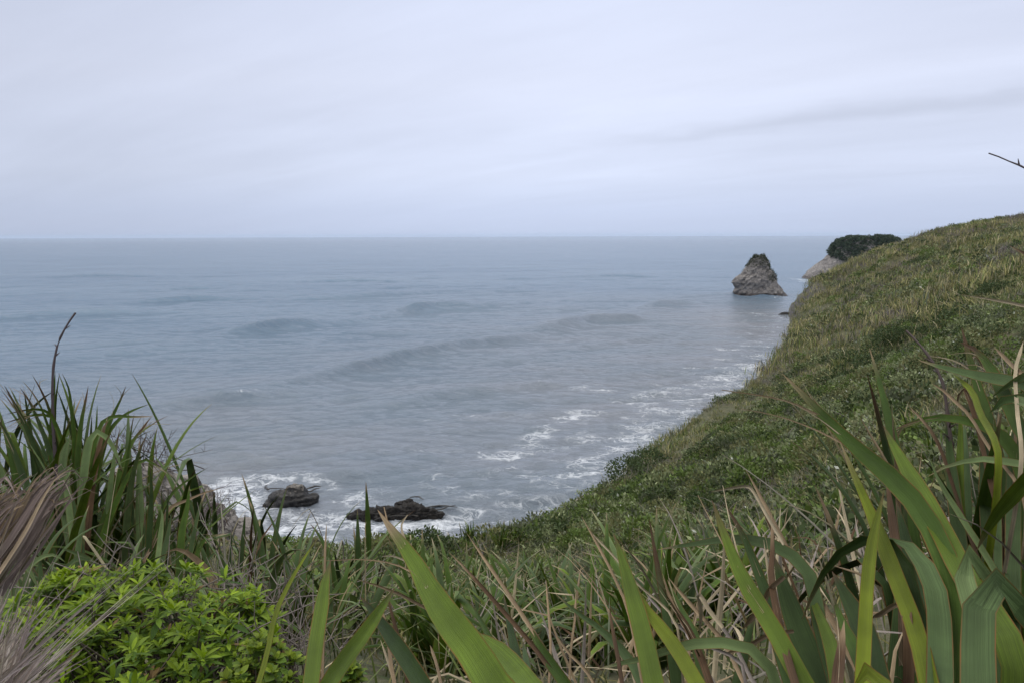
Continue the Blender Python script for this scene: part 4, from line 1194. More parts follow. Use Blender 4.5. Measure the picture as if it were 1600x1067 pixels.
flax('flax with arching leaves between the bright shrub and the two upright blades', 445, 4.6, [], n_fill=46, fill=dict(L=(0.5, 0.95), w=(0.04, 0.06), tilt=(0.1, 0.9), droop=(0.4, 1.8), kinds='mbgmdp', spread=0.24), dry=16, seed=46)
flax('flax of drooping leaves just beyond the bare grey twigs', 490, 6.4, [], n_fill=50, fill=dict(L=(0.55, 1.0), w=(0.045, 0.065), tilt=(0.1, 0.9), droop=(0.4, 1.8), kinds='mbgmdp', spread=0.3), dry=16, seed=47)
flax('low flax of upright dark blades in front of the pale bluff', 300, 6.1, [
    B('m', 9, 6.3, 6.3, [(325, 730), (300, 745), (270, 770), (250, 805), (240, 880)], tip=0.05, taper=0.7),
    B('t', 7, 6.3, 6.3, [(345, 762), (318, 770), (295, 780), (265, 795), (240, 850)], tip=0, taper=0.5, fold=0.5),
    B('d', 13, 6.3, 6.3, [(235, 730), (237, 770), (234, 830), (230, 900)], tip=0.05, taper=0.5),
    B('d', 7, 6.3, 6.3, [(252, 762), (254, 800), (252, 880)], tip=0.05, taper=0.5),
    B('d', 7, 6.2, 6.2, [(263, 762), (261, 820), (262, 890)], tip=0.05, taper=0.5),
    B('m', 15, 6.1, 6.2, [(296, 758), (293, 790), (285, 830), (280, 900)], tip=0.06, tipcol='t', taper=0.5),
    B('b', 10, 6.1, 6.2, [(316, 781), (308, 812), (300, 850), (292, 910)], tip=0.02, taper=0.5),
    B('d', 12, 6.1, 6.2, [(383, 800), (381, 830), (376, 880), (366, 940)], tip=0.08, tipcol='r', taper=0.5),
    B('d', 8, 6.1, 6.2, [(362, 830), (361, 860), (358, 900), (352, 940)], tip=0.1, tipcol='r', taper=0.5),
    B('m', 18, 5.8, 5.9, [(402, 842), (394, 870), (384, 910), (372, 965)], tip=0.12, tipcol='r', taper=0.5),
    B('d', 14, 5.8, 5.9, [(408, 848), (400, 880), (392, 920), (380, 965)], tip=0.1, tipcol='r', taper=0.5),
    B('t', 15, 5.7, 5.6, [(258, 862), (280, 857), (300, 868), (318, 884), (332, 905), (340, 950)], tip=0.0, taper=0.5, fold=0.3),
    B('m', 9, 6.0, 6.0, [(357, 833), (340, 836), (325, 838), (312, 855), (300, 900)], tip=0.3, tipcol='s', taper=0.5),
    B('b', 10, 5.8, 5.8, [(345, 858), (330, 868), (318, 890), (312, 930)], tip=0.05, taper=0.5),
    B('r', 4, 5.9, 6.1, [(435, 805), (420, 825), (407, 845), (398, 880)], tip=0.0, taper=0.4, fold=0.5),
    B('p', 10, 5.7, 5.8, [(250, 790), (254, 800), (252, 830), (246, 880), (248, 930)][0:4], tip=0.0, taper=0.5),
    B('b', 14, 6.0, 6.1, [(268, 800), (262, 840), (252, 880), (250, 930)], tip=0.0, taper=0.5),
    B('m', 9, 5.7, 5.9, [(478, 862), (460, 892), (445, 925), (430, 975)], tip=0.1, taper=0.6, free=True),
], n_fill=42, fill=dict(L=(0.55, 0.95), w=(0.04, 0.06), tilt=(0.02, 0.55), droop=(0.0, 0.9), kinds='mdddb', spread=0.42), dry=40, seed=42)
flax('short flax with pale arching leaves between dead fronds and leafy shrub', 45, 4.4, [
    B('p', 13, 4.3, 4.3, [(-5, 935), (5, 905), (12, 885), (22, 900), (30, 960)], tip=0, taper=0.4, under=G_PALE),
    B('p', 14, 4.3, 4.3, [(60, 920), (48, 895), (35, 880), (25, 878), (15, 900), (10, 960)], tip=0, taper=0.5),
    B('p', 10, 4.4, 4.4, [(47, 885), (62, 872), (78, 866), (92, 870), (102, 878)][::-1] + [(30, 960)], tip=0, taper=0.4),
    B('b', 10, 4.4, 4.4, [(165, 895), (150, 880), (130, 872), (112, 878), (95, 905), (80, 960)], tip=0, taper=0.5),
    B('p', 9, 4.4, 4.4, [(96, 856), (115, 862), (135, 870), (150, 882), (150, 940)][::-1][1:] [::-1], tip=0, taper=0.5),
], n_fill=24, fill=dict(L=(0.4, 0.75), w=(0.03, 0.045), tilt=(0.1, 0.9), droop=(0.4, 1.6), kinds='bpmbd', spread=0.22), dry=10, seed=43)

# ---- dead fronds and dry grass in the left corner
g = np.random.default_rng(51)
base = at(np.array([-85.0]), np.array([960.0]), np.array([1.75]))[0]
dead = tag(empty('dead_frond', base), 'bunch of withered pinkish brown fronds drooping at the frame edge', 'dead frond')
for k in range(96):
    f = g.random()
    ty = 744 + 26 * (1 - f) + g.normal(0, 14) + (g.random() < 0.3) * g.uniform(0, 50)
    tx = -12 + 138 * f + g.normal(0, 10)
    r0x, r0y = -95 + g.normal(0, 14) + 90 * f, 885 + g.normal(0, 15) + 40 * f
    d_ = 1.7 + g.normal(0, 0.06)
    bend = g.uniform(-3, 5)
    pts = [(r0x, r0y), (r0x + (tx - r0x) * 0.4, r0y + (ty - r0y) * 0.42), (r0x + (tx - r0x) * 0.78, r0y + (ty - r0y) * 0.88 - bend * 0.3), (tx, ty)]
    if g.random() < 0.22:
        pts += [(tx + g.uniform(8, 16), ty + g.uniform(-6, 6)), (tx + g.uniform(16, 34), ty + g.uniform(6, 32))]
    kind = 'xxsx'[g.integers(4)]
    colr = np.array(COLS[kind]) * np.array([1.0, 0.92, 0.93]) * g.uniform(0.6, 1.35)
    q = np.array(pts)
    P = catmull(at(q[:, 0], q[:, 1], d_ + np.linspace(0, g.normal(0, 0.08), len(q))), 20)
    vw = CAM - P
    T = np.gradient(P, axis=0)
    S = np.cross(T, vw)
    S /= np.linalg.norm(S, axis=1, keepdims=True)
    w = g.choice([3.0, 5.0, 9.0, 14.0], p=[0.4, 0.3, 0.2, 0.1]) * d_ / FOC * np.clip(np.minimum(1, (1 - np.linspace(0, 1, 20)) / 0.5), 0.08, 1)
    S = S + 0.5 * np.cross(S, T / np.linalg.norm(T, axis=1, keepdims=True)) * g.normal(0, 1)
    ct = np.tile(colr, (20, 1))
    dark = np.clip(1 - np.linspace(0, 1, 20) / g.uniform(0.45, 0.7), 0, 1)[:, None] * (g.random() < 0.32)
    ct = ct * (1 - dark) + np.array((0.055, 0.055, 0.02)) * dark
    geo = blade_geo(P, S, w, g.uniform(0.3, 0.8), ct, ct)
    add_leaf(geo, dead, 'frond_strip', M_DRY)
tuft = tag(empty('dry_grass_tuft', at(np.array([-60.0]), np.array([1180.0]), np.array([1.6]))[0]), 'tuft of dry pinkish grey grass fanning up in the bottom corner', 'dry grass')
geos = []
for k in range(330):
    f = g.random()
    thin = g.random() < 0.16
    a_ = R(4 + 52 * f + g.normal(0, 4))
    L = (g.uniform(110, 215) * (1.1 - 0.2 * f) if not thin else g.uniform(220, 400))
    x0, y0 = -75 + g.normal(0, 32) + 30 * f, 1130 + g.normal(0, 18)
    d_ = 1.55 + g.normal(0, 0.07)
    x1, y1 = x0 + math.sin(a_) * L, y0 - math.cos(a_) * L
    sag = g.uniform(-8, 10)
    pts = [(x0, y0), ((x0 + x1) / 2 - sag * 0.6, (y0 + y1) / 2 - abs(sag)), (x1, y1)]
    q = np.array(pts)
    P = catmull(at(q[:, 0], q[:, 1], d_ + np.linspace(0, g.normal(0.05, 0.12), 3)), 8)
    vw = CAM - P
    T = np.gradient(P, axis=0)
    S = np.cross(T, vw)
    S /= np.linalg.norm(S, axis=1, keepdims=True)
    wpx = g.uniform(1.0, 1.7) if thin else g.uniform(1.6, 5.5)
    w = wpx * d_ / FOC * np.clip((1 - np.linspace(0, 1, 8)) / 0.45, 0.15, 1)
    c_ = np.array((0.42, 0.365, 0.34)) * g.uniform(0.6, 1.3) * (1, g.uniform(0.92, 1.02), g.uniform(0.85, 1.02))
    geos.append(blade_geo(P, S, w, 0.5, np.tile(c_, (8, 1)), np.tile(c_, (8, 1)), lay=False))
v_, f_, u_, c_ = merge(geos)
_child('grass_blades', v_, f_, M_DRY, tuft, c_, u_)

# ---- leafy green shrub in the lower left corner
def lance_leaves(P, D, size, g, aspect=0.28, curl=0.5, cols=None):
    """lance shaped leaves with a folded midrib: 3 stations x 3 points and a tip"""
    m = len(P)
    D = D / np.linalg.norm(D, axis=1, keepdims=True)
    up = np.tile(np.array([0, 0, 1.0]), (m, 1)) + g.normal(0, 0.25, (m, 3))
    S = np.cross(D, up)
    S /= np.linalg.norm(S, axis=1, keepdims=True) + 1e-9
    N = np.cross(S, D)
    sz_ = np.asarray(size)[:, None]
    st = [(0.0, 0.12), (0.3, 0.85), (0.62, 1.0), (0.86, 0.55), (1.0, 0.04)]
    rows = []
    for v_, wd in st:
        c = P + D * sz_ * v_ - N * sz_ * curl * v_ * v_ * 0.45
        h = S * sz_ * aspect * wd * 0.5
        lift = N * sz_ * aspect * wd * 0.16
        rows += [c - h + lift, c, c + h + lift]
    V = np.stack(rows, 1)
    k = len(st) * 3
    F = []
    for i in range(len(st) - 1):
        for j in range(2):
            a = i * 3 + j
            F.append((a, a + 1, a + 4, a + 3))
    F = (np.arange(m)[:, None, None] * k + np.array(F)[None]).reshape(-1, 4)
    U = np.tile(np.array([(0.5 + 0.5 * (j - 1), v_) for v_, _ in st for j in range(3)]), (m, 1))
    return V.reshape(-1, 3), F, U, np.repeat(cols, k, 0)
def rosette_shrub(name, label, cat, lobes, nros, nleaf, size, cols, young, seed, aspect=0.28, twigs=30, round_=False):
    g = np.random.default_rng(seed)
    lobes = np.array(lobes, float)
    c0 = lobes[:, :3].mean(0)
    c0[2] = ground(c0[0], c0[1])[0]
    o = tag(empty(name, c0), label, cat)
    Ps, Ds, Sz, Cs, cent = [], [], [], [], []
    tries = 0
    while len(cent) < nros and tries < nros * 30:
        tries += 1
        l = lobes[g.integers(len(lobes))]
        d = g.normal(0, 1, 3)
        d[2] = abs(d[2]) * 0.9 + 0.05
        d /= np.linalg.norm(d)
        depth = 1 - 0.5 * g.random() ** 2.2
        c = l[:3] + d * l[3:6] * depth
        cent.append((c, d, depth))
    for c, d, depth in cent:
        k = int(g.integers(nleaf - 2, nleaf + 3))
        ax = d * 0.55 + np.array([0, 0, 0.8]) + g.normal(0, 0.22, 3)
        ax /= np.linalg.norm(ax)
        e1 = np.cross(ax, g.normal(0, 1, 3))
        e1 /= np.linalg.norm(e1)
        e2 = np.cross(ax, e1)
        yc = g.random()
        rs = g.uniform(0.6, 1.25)
        dead_ = g.random() < 0.03
        for i in range(k):
            ph = i * 2.4 + g.normal(0, 0.2)
            el_ = 0.25 + 0.75 * (i / k) + g.normal(0, 0.1)
            dd = (e1 * math.cos(ph) + e2 * math.sin(ph)) * math.cos(el_) + ax * math.sin(el_)
            s_ = size * rs * g.uniform(0.75, 1.2) * (1.0 - 0.45 * (i / k))
            Ps.append(c + ax * size * 0.35 * (i / k) - ax * size * 0.3)
            Ds.append(dd)
            Sz.append(s_)
            f = (i / k) * 0.75 + 0.25 * yc
            Cs.append(np.array((0.20, 0.13, 0.05)) * g.uniform(0.6, 1.3) if (dead_ or g.random() < 0.015) else (np.array(cols) * (1 - f) + np.array(young) * f) * g.uniform(0.8, 1.2))
    v_, f_, u_, c_ = lance_leaves(np.array(Ps), np.array(Ds), np.array(Sz), g, aspect, 0.5 if not round_ else 0.15, np.array(Cs))
    _child('foliage', v_, f_, M_SHRUB, o, c_, u_)
    parts = []
    for i in range(min(len(cent), 260)):
        c, d, _ = cent[i]
        l = c0 + np.array([g.normal(0, 0.12), g.normal(0, 0.12), 0.0])
        mid = (c + l) / 2 + np.array([0, 0, 0.02]) + d * 0.05
        parts.append(tube(catmull(np.array([l, mid, c]), 6), np.linspace(0.006, 0.002, 6), 4))
    v_, f_ = join(parts)
    _child('stems', v_, f_, M_TWIG, o, np.tile(np.array((0.10, 0.08, 0.055)), (len(v_), 1)))
    return o
L_ = lambda px, py, d, rx, ry, rz: (*at(np.array([float(px)]), np.array([float(py)]), np.array([float(d)]))[0], rx, ry, rz)
rosette_shrub('leafy_shrub', 'bright green leafy shrub with pointed leaves in rosettes', 'shrub',
              [L_(130, 985, 3.25, .30, .32, .16), L_(235, 1000, 3.2, .32, .34, .24), L_(320, 1010, 3.05, .24, .28, .22), L_(75, 1030, 3.2, .20, .25, .16), L_(200, 1075, 2.8, .40, .34, .26),
               L_(320, 1090, 2.75, .28, .28, .22), L_(215, 935, 3.45, .12, .14, .10), L_(110, 925, 3.4, .09, .12, .07), L_(355, 990, 3.1, .14, .15, .14)], 740, 9, 0.060,
              (0.046, 0.105, 0.010), (0.29, 0.40, 0.018), 61)
rosette_shrub('leafy_shrub', 'small shrub with round glossy yellow green leaves at bottom edge', 'shrub',
              [L_(405, 1045, 2.55, .08, .09, .09), L_(430, 1075, 2.5, .10, .1, .09), L_(392, 1090, 2.5, .1, .1, .1), L_(545, 1062, 2.4, .035, .04, .05)], 110, 8, 0.036,
              (0.06, 0.12, 0.015), (0.26, 0.33, 0.03), 62, 0.62, 20, True)
def twig_bush(name, label, lobes, n_, seed, col, rad=0.0028):
    g = np.random.default_rng(seed)
    lobes = np.array(lobes, float)
    c0 = lobes[:, :3].mean(0)
    c0[2] = ground(c0[0], c0[1])[0]
    o = tag(empty(name, c0), label, 'bare shrub')
    parts = []
    for i in range(n_):
        l = lobes[g.integers(len(lobes))]
        b0 = np.array([l[0] + g.normal(0, l[3] * 0.5), l[1] + g.normal(0, l[4] * 0.5), l[2] - l[5]])
        t0 = np.array([l[0] + g.normal(0, l[3]), l[1] + g.normal(0, l[4]), l[2] + l[5] * g.uniform(0.2, 1.0)])
        mid = (b0 + t0) / 2 + g.normal(0, 0.06, 3)
        P = catmull(np.array([b0, mid, t0]), 9)
        parts.append(tube(P, np.linspace(rad * 1.6, rad * 0.5, 9), 4))
        for k in range(5):
            i0 = g.integers(3, 8)
            d = g.normal(0, 1, 3)
            d[2] = abs(d[2])
            d /= np.linalg.norm(d)
            ln = g.uniform(0.06, 0.2) * (l[5] / 0.25)
            parts.append(tube(np.array([P[i0], P[i0] + d * ln * 0.5 + g.normal(0, 0.008, 3), P[i0] + d * ln + np.array([0, 0, ln * 0.25])]), [rad * 0.8, rad * 0.6, rad * 0.3], 4))
    v_, f_ = join(parts)
    m = len(v_)
    _child('branches', v_, f_, M_TWIG, o, np.tile(np.array(col), (m, 1)) * (0.8 + 0.4 * vnoise(v_[:, 0], v_[:, 2], 9)[:, None]))
    return o
twig_bush('twiggy_shrub', 'tangle of bare grey twigs behind the bright leafy shrub', [L_(425, 985, 3.5, .16, .2, .28), L_(380, 965, 3.6, .16, .2, .22), L_(455, 1030, 3.3, .12, .16, .28), L_(345, 1000, 3.3, .15, .15, .2), L_(405, 1050, 2.9, .12, .15, .2), L_(290, 960, 3.2, .25, .2, .2), L_(180, 930, 3.35, .3, .2, .16)], 95, 63, (0.20, 0.17, 0.15), 0.0030)
twig_bush('twiggy_shrub', 'fine bare dark twigs on top of the pale bluff', [L_(258, 712, 15.5, .40, .3, .3), L_(225, 700, 15.0, .3, .3, .3), L_(205, 685, 15.0, .3, .3, .3)], 26, 64, (0.10, 0.085, 0.08), 0.006)
twig_bush('twiggy_shrub', 'sprig of bare twigs with green base beside the rock ledge', [L_(330, 790, 13.5, .16, .2, .34), L_(340, 800, 13.5, .12, .2, .3)], 26, 65, (0.13, 0.10, 0.10), 0.004)

# ================================================================== cover of the slope
def flax_template(g, nl, L=(0.8, 1.4), w=(0.05, 0.085), tilt=(0.05, 0.8), droop=(0.5, 2.1), kinds='mmdbbg', dry=0.2, n_=8, spread=0.12):
    geos = []
    for k in range(nl):
        bb = np.r_[g.normal(0, spread, 2), -0.05]
        kk = (g.uniform(0.4, 0.8), g.uniform(0.8, 1.8)) if g.random() < 0.2 else None
        if g.random() < dry:
            geos.append(grown_blade(bb, g.uniform(-3.14, 3.14), g.uniform(0.1, 1.1), g.uniform(*L) * 0.95, w[0] * 0.6, g.uniform(0.1, 1.6), g, 'tsx'[g.integers(3)], 0.1, 's', 0.5, kk, n_, False))
        else:
            geos.append(grown_blade(bb, g.uniform(-3.14, 3.14), g.uniform(*tilt), g.uniform(*L), g.uniform(*w), g.uniform(*droop), g, kinds[g.integers(len(kinds))], g.choice([0.04, 0.1, 0.22]), 'ts'[g.integers(2)], 0.3, kk, n_, False))
    return merge(geos)
g = np.random.default_rng(71)
FT = [flax_template(g, 64, w=(0.055, 0.09), kinds='mbbgpm', dry=0.16) for k in range(4)] + [flax_template(g, 46, tilt=(0.02, 0.45), droop=(0.0, 0.7), kinds='mmgdb', dry=0.15) for k in range(2)]
fx_src = []
placed = []           # x, y, radius of every single plant, so the loose cover leaves them room
def place(mesh_geo, mats, name, x, y, sc, rz, label, cat, group, src, key):
    z = ground(x, y)[0]
    if key not in src:
        v_, f_, u_, c_ = mesh_geo
        o = mesh_obj(name, v_, f_, mats, None, col=c_, uv=u_)
        src[key] = o
        o.location = (x, y, z)
        o.rotation_euler = (0, 0, rz)
        o.scale = (sc, sc, sc)
    else:
        o = copy_obj(src[key], (x, y, z), rz, sc)
    tag(o, label, cat, group)
    placed.append((x, y))
    return o
SRC = {}
FL = 'flax bush with drooping grey green and straw leaves in the hollow below the cliff top'
# named spots first (photo column, row of the base, distance), then a loose scatter
spots = [(700, 955, 9.5), (660, 945, 10.5), (745, 940, 11), (790, 950, 9), (620, 975, 8), (870, 960, 8.5), (580, 1000, 6.8), (720, 1010, 6.2), (800, 1015, 6), (650, 1020, 6), (930, 985, 7),
         (990, 1000, 6), (850, 1030, 5.2), (560, 940, 11), (760, 905, 15), (690, 910, 15), (830, 905, 15), (520, 960, 9), (910, 1020, 5), (1040, 980, 6.5), (1090, 960, 7),
         (1150, 930, 7.5), (1010, 1040, 4.2), (770, 1050, 4.6), (700, 1060, 4.2), (1215, 905, 8), (1120, 1010, 5)]
for px_, py_, d_ in spots:
    p = ath(np.array([float(px_)]), np.array([float(py_)]), np.array([float(d_)]))[0]
    k = int(g.integers(4))
    place(FT[k], M_FLAX, 'flax_bush', p[0], p[1], g.uniform(0.62, 0.88) * (0.9 if d_ < 7 else 1.0), g.uniform(0, 6.28), FL, 'flax bush', 'flax bushes in the hollow', SRC, ('f', k))
EL = 'spiky flax bush standing along the lip of the cliff above the surf'
for px_, py_, d_ in [(735, 850, 30), (755, 848, 31), (772, 846, 32), (792, 846, 33), (812, 843, 35), (830, 842, 37), (745, 862, 27), (785, 860, 29), (765, 870, 26), (805, 862, 30), (835, 856, 33), (860, 836, 41)]:
    p = ath(np.array([float(px_)]), np.array([float(py_)]), np.array([float(d_)]))[0]
    k = 4 + int(g.integers(2))
    place(FT[k], M_FLAX, 'flax_bush', p[0], p[1], g.uniform(0.7, 0.95), g.uniform(0, 6.28), EL, 'flax bush', 'flax bushes along the lip', SRC, ('f', k))
n_f = 0
while n_f < 80:
    a_, d_ = R(g.uniform(-12, 34)), 8 + 22 * g.random() ** 0.8
    x, y = d_ * math.sin(a_), d_ * math.cos(a_)
    if edge_sd(np.array([x]), np.array([y]))[0] < 0.6 or min(math.hypot(x - q_[0], y - q_[1]) for q_ in placed) < 0.7:
        continue
    if vnoise(x, y, 0.16, 3) < 0.36:
        continue
    k = int(g.integers(4))
    place(FT[k], M_FLAX, 'flax_bush', x, y, g.uniform(0.45, 0.75), g.uniform(0, 6.28), 'flax bush among dry grass on the near part of the slope', 'flax bush', 'flax bushes on the near slope', SRC, ('f', k))
    n_f += 1

def shrub_template(g, n_, leaf, base, amt, alt=None, pa=0.0, lump=0.4, flat=1.0, aspect=0.5):
    P, d = mound(g, n_, leaf, lump, flat)
    v_, f_ = leaf_quads(P, d + np.array([0, 0, 0.35]), leaf, g, aspect)
    c_ = np.repeat(vary(base, n_, g, amt, alt, pa), 4, 0)
    return v_, f_, np.zeros((len(v_), 2)), c_
C_SHRUB = dict(pale=(0.235, 0.27, 0.13), green=(0.125, 0.18, 0.042), dark=(0.066, 0.096, 0.034), dull=(0.185, 0.19, 0.08))
ST = {}
for nm, cc in C_SHRUB.items():
    for k in range(3):
        ST[nm, k] = shrub_template(g, 620, 0.13, cc, 0.3, (0.46, 0.48, 0.40) if nm == 'pale' else None, 0.05)
LBL = dict(pale='pale rounded shrub dotted with white flowers on the lower slope', green='fresh green rounded shrub among others on the lower slope',
           dark='dark green rounded shrub among paler ones on the lower slope', dull='dull olive rounded shrub among others on the lower slope')
BIG = [(985, 742, 60, 2.5, 'dark', 'large dark green bush mound hanging over the cliff edge'), (1015, 722, 64, 2.4, 'dark', 'dark green bush beside the large mound at the cliff edge'),
       (625, 868, 26.5, 1.25, 'green', 'dense green bush mound at the lip, left of the spiky flax'), (668, 858, 28, 1.15, 'dark', 'dark dense bush at the lip between green mound and spiky flax'),
       (590, 870, 25.5, 0.95, 'dull', 'low olive bush at the lip just left of the dense green mound'), (430, 872, 21, 0.8, 'green', 'small green bush at the lip next to the pale bluff'),
       (480, 872, 23, 0.8, 'dull', 'low dull bush at the lip above the small awash rock'), (905, 862, 30, 1.0, 'green', 'bright green bush in the hollow right of the lip flax'),
       (950, 880, 25, 0.8, 'green', 'green bush mound in the middle of the dry grass'), (640, 895, 22, 0.9, 'green', 'leafy green bush under the lip mounds'),
       (690, 885, 24, 0.8, 'dark', 'dark bush below the lip mounds'),
       (1375, 545, 84, 3.0, 'dark', 'large dark green bush on the middle of the hillside'), (1400, 520, 92, 2.6, 'dark', 'dark bush touching the large one on the middle hillside'),
       (1425, 505, 98, 2.4, 'green', 'greener bush above the dark pair on the middle hillside'), (1445, 390, 205, 4.0, 'dark', 'dark bush near the skyline of the hill'),
       (1455, 383, 215, 3.4, 'green', 'bright green bush just under the hill skyline'), (1560, 420, 110, 2.6, 'dark', 'dark bush high on the right of the hillside')]
for px_, py_, d_, r_, nm, lb in BIG:
    p = ath(np.array([float(px_)]), np.array([float(py_)]), np.array([float(d_)]))[0]
    place(shrub_template(g, 1500, 0.085 if r_ > 1.5 else 0.11, C_SHRUB[nm], 0.35, None, 0, 0.4, 0.75), M_COVER, 'hillside_shrub', p[0], p[1], r_, 0.0, lb, 'shrub', None, SRC, ('big', px_))
n_s = 0
while n_s < 230:
    a_, d_ = R(g.uniform(-4, 30)), 20 + 62 * g.random() ** 0.9
    x, y = d_ * math.sin(a_), d_ * math.cos(a_)
    if edge_sd(np.array([x]), np.array([y]))[0] < 0.5 or min(math.hypot(x - q_[0], y - q_[1]) for q_ in placed) < 0.9:
        continue
    if vnoise(x, y, 0.10, 13) < 0.40:
        continue
    nm = ('pale', 'pale', 'green', 'dull', 'dark', 'green')[g.integers(6)]
    place(ST[nm, int(g.integers(3))], M_COVER, 'hillside_shrub', x, y, g.uniform(0.6, 1.3), g.uniform(0, 6.28), LBL[nm], 'shrub', nm + ' shrubs on the lower slope', SRC, (nm, int(g.integers(3))))
    n_s += 1

# loose cover: spiky grass, low shrubs, bare twigs, each one mass
def tuft_template(g, nb, spread, H, w, lean):
    """nb narrow upright blades, 3 quads each: points nb x 8 x 3"""
    out = []
    for k in range(nb):
        b0 = np.r_[g.normal(0, spread, 2), -0.08]
        a_ = g.uniform(0, 6.28)
        tl = abs(g.normal(0, lean))
        h = H * g.uniform(0.55, 1.2)
        dirh = np.array([math.cos(a_), math.sin(a_), 0])
        fa = g.uniform(0, 6.28)
        s = np.array([math.cos(fa), math.sin(fa), 0])
        for v_, wd in ((0, 0.7), (0.4, 1.0), (0.75, 0.7), (1.0, 0.1)):
            c = b0 + np.array([0, 0, h * (v_ - 0.25 * tl * v_ ** 3)]) + dirh * h * tl * v_ ** 1.8
            out += [c - s * w * wd / 2, c + s * w * wd / 2]
    V = np.array(out)
    F = np.array([(k * 8 + i * 2, k * 8 + i * 2 + 1, k * 8 + i * 2 + 3, k * 8 + i * 2 + 2) for k in range(nb) for i in range(3)])
    return V, F
def scatter_pts(n_, r0, r1, a0, a1, g, minsd=0.2):
    a_ = np.radians(g.uniform(a0, a1, n_))
    d_ = np.sqrt(g.uniform(r0 * r0, r1 * r1, n_))
    x, y = d_ * np.sin(a_), d_ * np.cos(a_)
    k = edge_sd(x, y) > minsd
    return x[k], y[k], d_[k]
def scatter_mesh(T, x, y, z, sc, colfn, g, per):
    """replicate templates T [(V, F)] at the points; colfn(index array, m) gives one colour per blade"""
    kind = g.integers(0, len(T), len(x))
    rz = g.uniform(0, 6.283, len(x))
    Vs, Fs, Cs, o = [], [], [], 0
    for k, (tv, tf) in enumerate(T):
        ix = np.nonzero(kind == k)[0]
        if not len(ix):
            continue
        c, s = np.cos(rz[ix]), np.sin(rz[ix])
        X = (tv[None, :, 0] * c[:, None] - tv[None, :, 1] * s[:, None]) * sc[ix, None] + x[ix, None]
        Y = (tv[None, :, 0] * s[:, None] + tv[None, :, 1] * c[:, None]) * sc[ix, None] + y[ix, None]
        Z = tv[None, :, 2] * sc[ix, None] + z[ix, None]
        V = np.stack([X, Y, Z], -1).reshape(-1, 3)
        F = (np.arange(len(ix))[:, None, None] * len(tv) + tf[None]).reshape(-1, 4) + o
        nb = len(tv) // per
        C = colfn(ix, nb)                               # len(ix) x nb x 3
        C = np.repeat(C.reshape(-1, 3), per, 0)
        Vs.append(V); Fs.append(F); Cs.append(C)
        o += len(V)
    return np.concatenate(Vs), np.concatenate(Fs), np.concatenate(Cs)
PAL = np.array([(0.255, 0.235, 0.095), (0.18, 0.18, 0.066), (0.11, 0.145, 0.04), (0.056, 0.08, 0.025), (0.38, 0.325, 0.205), (0.12, 0.14, 0.085), (0.29, 0.255, 0.145)])
def grass_cols(x, y, d, g):
    f1 = fbm(x, y, 0.045, 31)
    f2 = fbm(x, y, 0.16, 37)
    f3 = fbm(x, y, 0.22, 87, 3)
    def fn(ix, nb):
        m = len(ix)
        green = np.clip((f1[ix] - 0.38) * 3.2, 0, 1)
        dry = np.clip((f2[ix] - 0.42) * 3, 0, 1)
        far = np.clip((d[ix] - 60) / 60, 0, 1)
        wts = np.stack([0.30 + 0.3 * far, 0.30 + 0 * far, 0.1 + 0.75 * green, 0.05 + 0.4 * green * (1 - 0.5 * dry), 0.10 + 0.30 * dry * (1 - 0.5 * far), 0.12 + 0.1 * green, 0.15 + 0.2 * far], 1)
        wts /= wts.sum(1, keepdims=True)
        cum = np.cumsum(wts, 1)
        r_ = g.random((m, nb))
        k = (r_[:, :, None] > cum[:, None, :]).sum(2).clip(0, len(PAL) - 1)
        patch = ((0.72 + 0.85 * f3[ix]) * (1 + 0.12 * far))[:, None, None]
        return PAL[k] * g.uniform(0.7, 1.3, (m, nb, 1)) * g.uniform(0.65, 1.3, (m, 1, 1)) * patch
    return fn
# hollows where taller, greener growth stands
def gully(x, y):
    P1 = ath(np.array([1360.0, 1395, 1440, 1490, 1545]), np.array([560.0, 525, 500, 465, 430]), np.array([80.0, 92, 102, 118, 135]))
    d, _ = seg_dist(x, y, P1)
    return np.exp(-(d / 7.0) ** 2)
VG, FG, CG, o = [], [], [], 0
for (n_, r0, r1, a0, a1, nb, spread, H, w, lean, smin, smax) in [
        (3300, 2.2, 22, -24, 72, 11, 0.13, 0.42, 0.014, 0.75, 0.5, 1.1), (8600, 22, 60, -18, 54, 12, 0.2, 0.42, 0.022, 0.6, 0.5, 1.2),
        (6700, 60, 120, 2, 50, 13, 0.32, 0.65, 0.05, 0.55, 0.6, 1.3), (14000, 120, 285, 14, 47, 15, 0.6, 0.95, 0.075, 0.55, 0.5, 1.6)]:
    x, y, d = scatter_pts(n_, r0, r1, a0, a1, g, 0.15 if r1 < 50 else (-1.0 if r1 < 150 else -5.0))
    T = [tuft_template(g, nb, spread, H, w, lean) for k in range(5)]
    sc = g.uniform(smin, smax, len(x)) * (0.45 + 1.1 * fbm(x, y, 0.09, 51, 3)) + 0.5 * gully(x, y)
    V, F, C = scatter_mesh(T, x, y, ground(x, y), sc, grass_cols(x, y, d, g), g, 8)
    VG.append(V); FG.append(F + o); CG.append(C)
    o += len(V)
tag(mesh_obj('hillside_grass', np.concatenate(VG), np.concatenate(FG), M_COVER, col=np.concatenate(CG), smooth=False), kind='stuff')
def low_template(g, n_, leaf):
    P, d = mound(g, n_, leaf, 0.45, 0.95)
    return leaf_quads(P, d + np.array([0, 0, 0.4]), leaf, g, 0.6)
VG, FG, CG, o = [], [], [], 0
SC_ = np.array([C_SHRUB['pale'], C_SHRUB['green'], C_SHRUB['dark'], C_SHRUB['dull'], (0.13, 0.15, 0.085)])
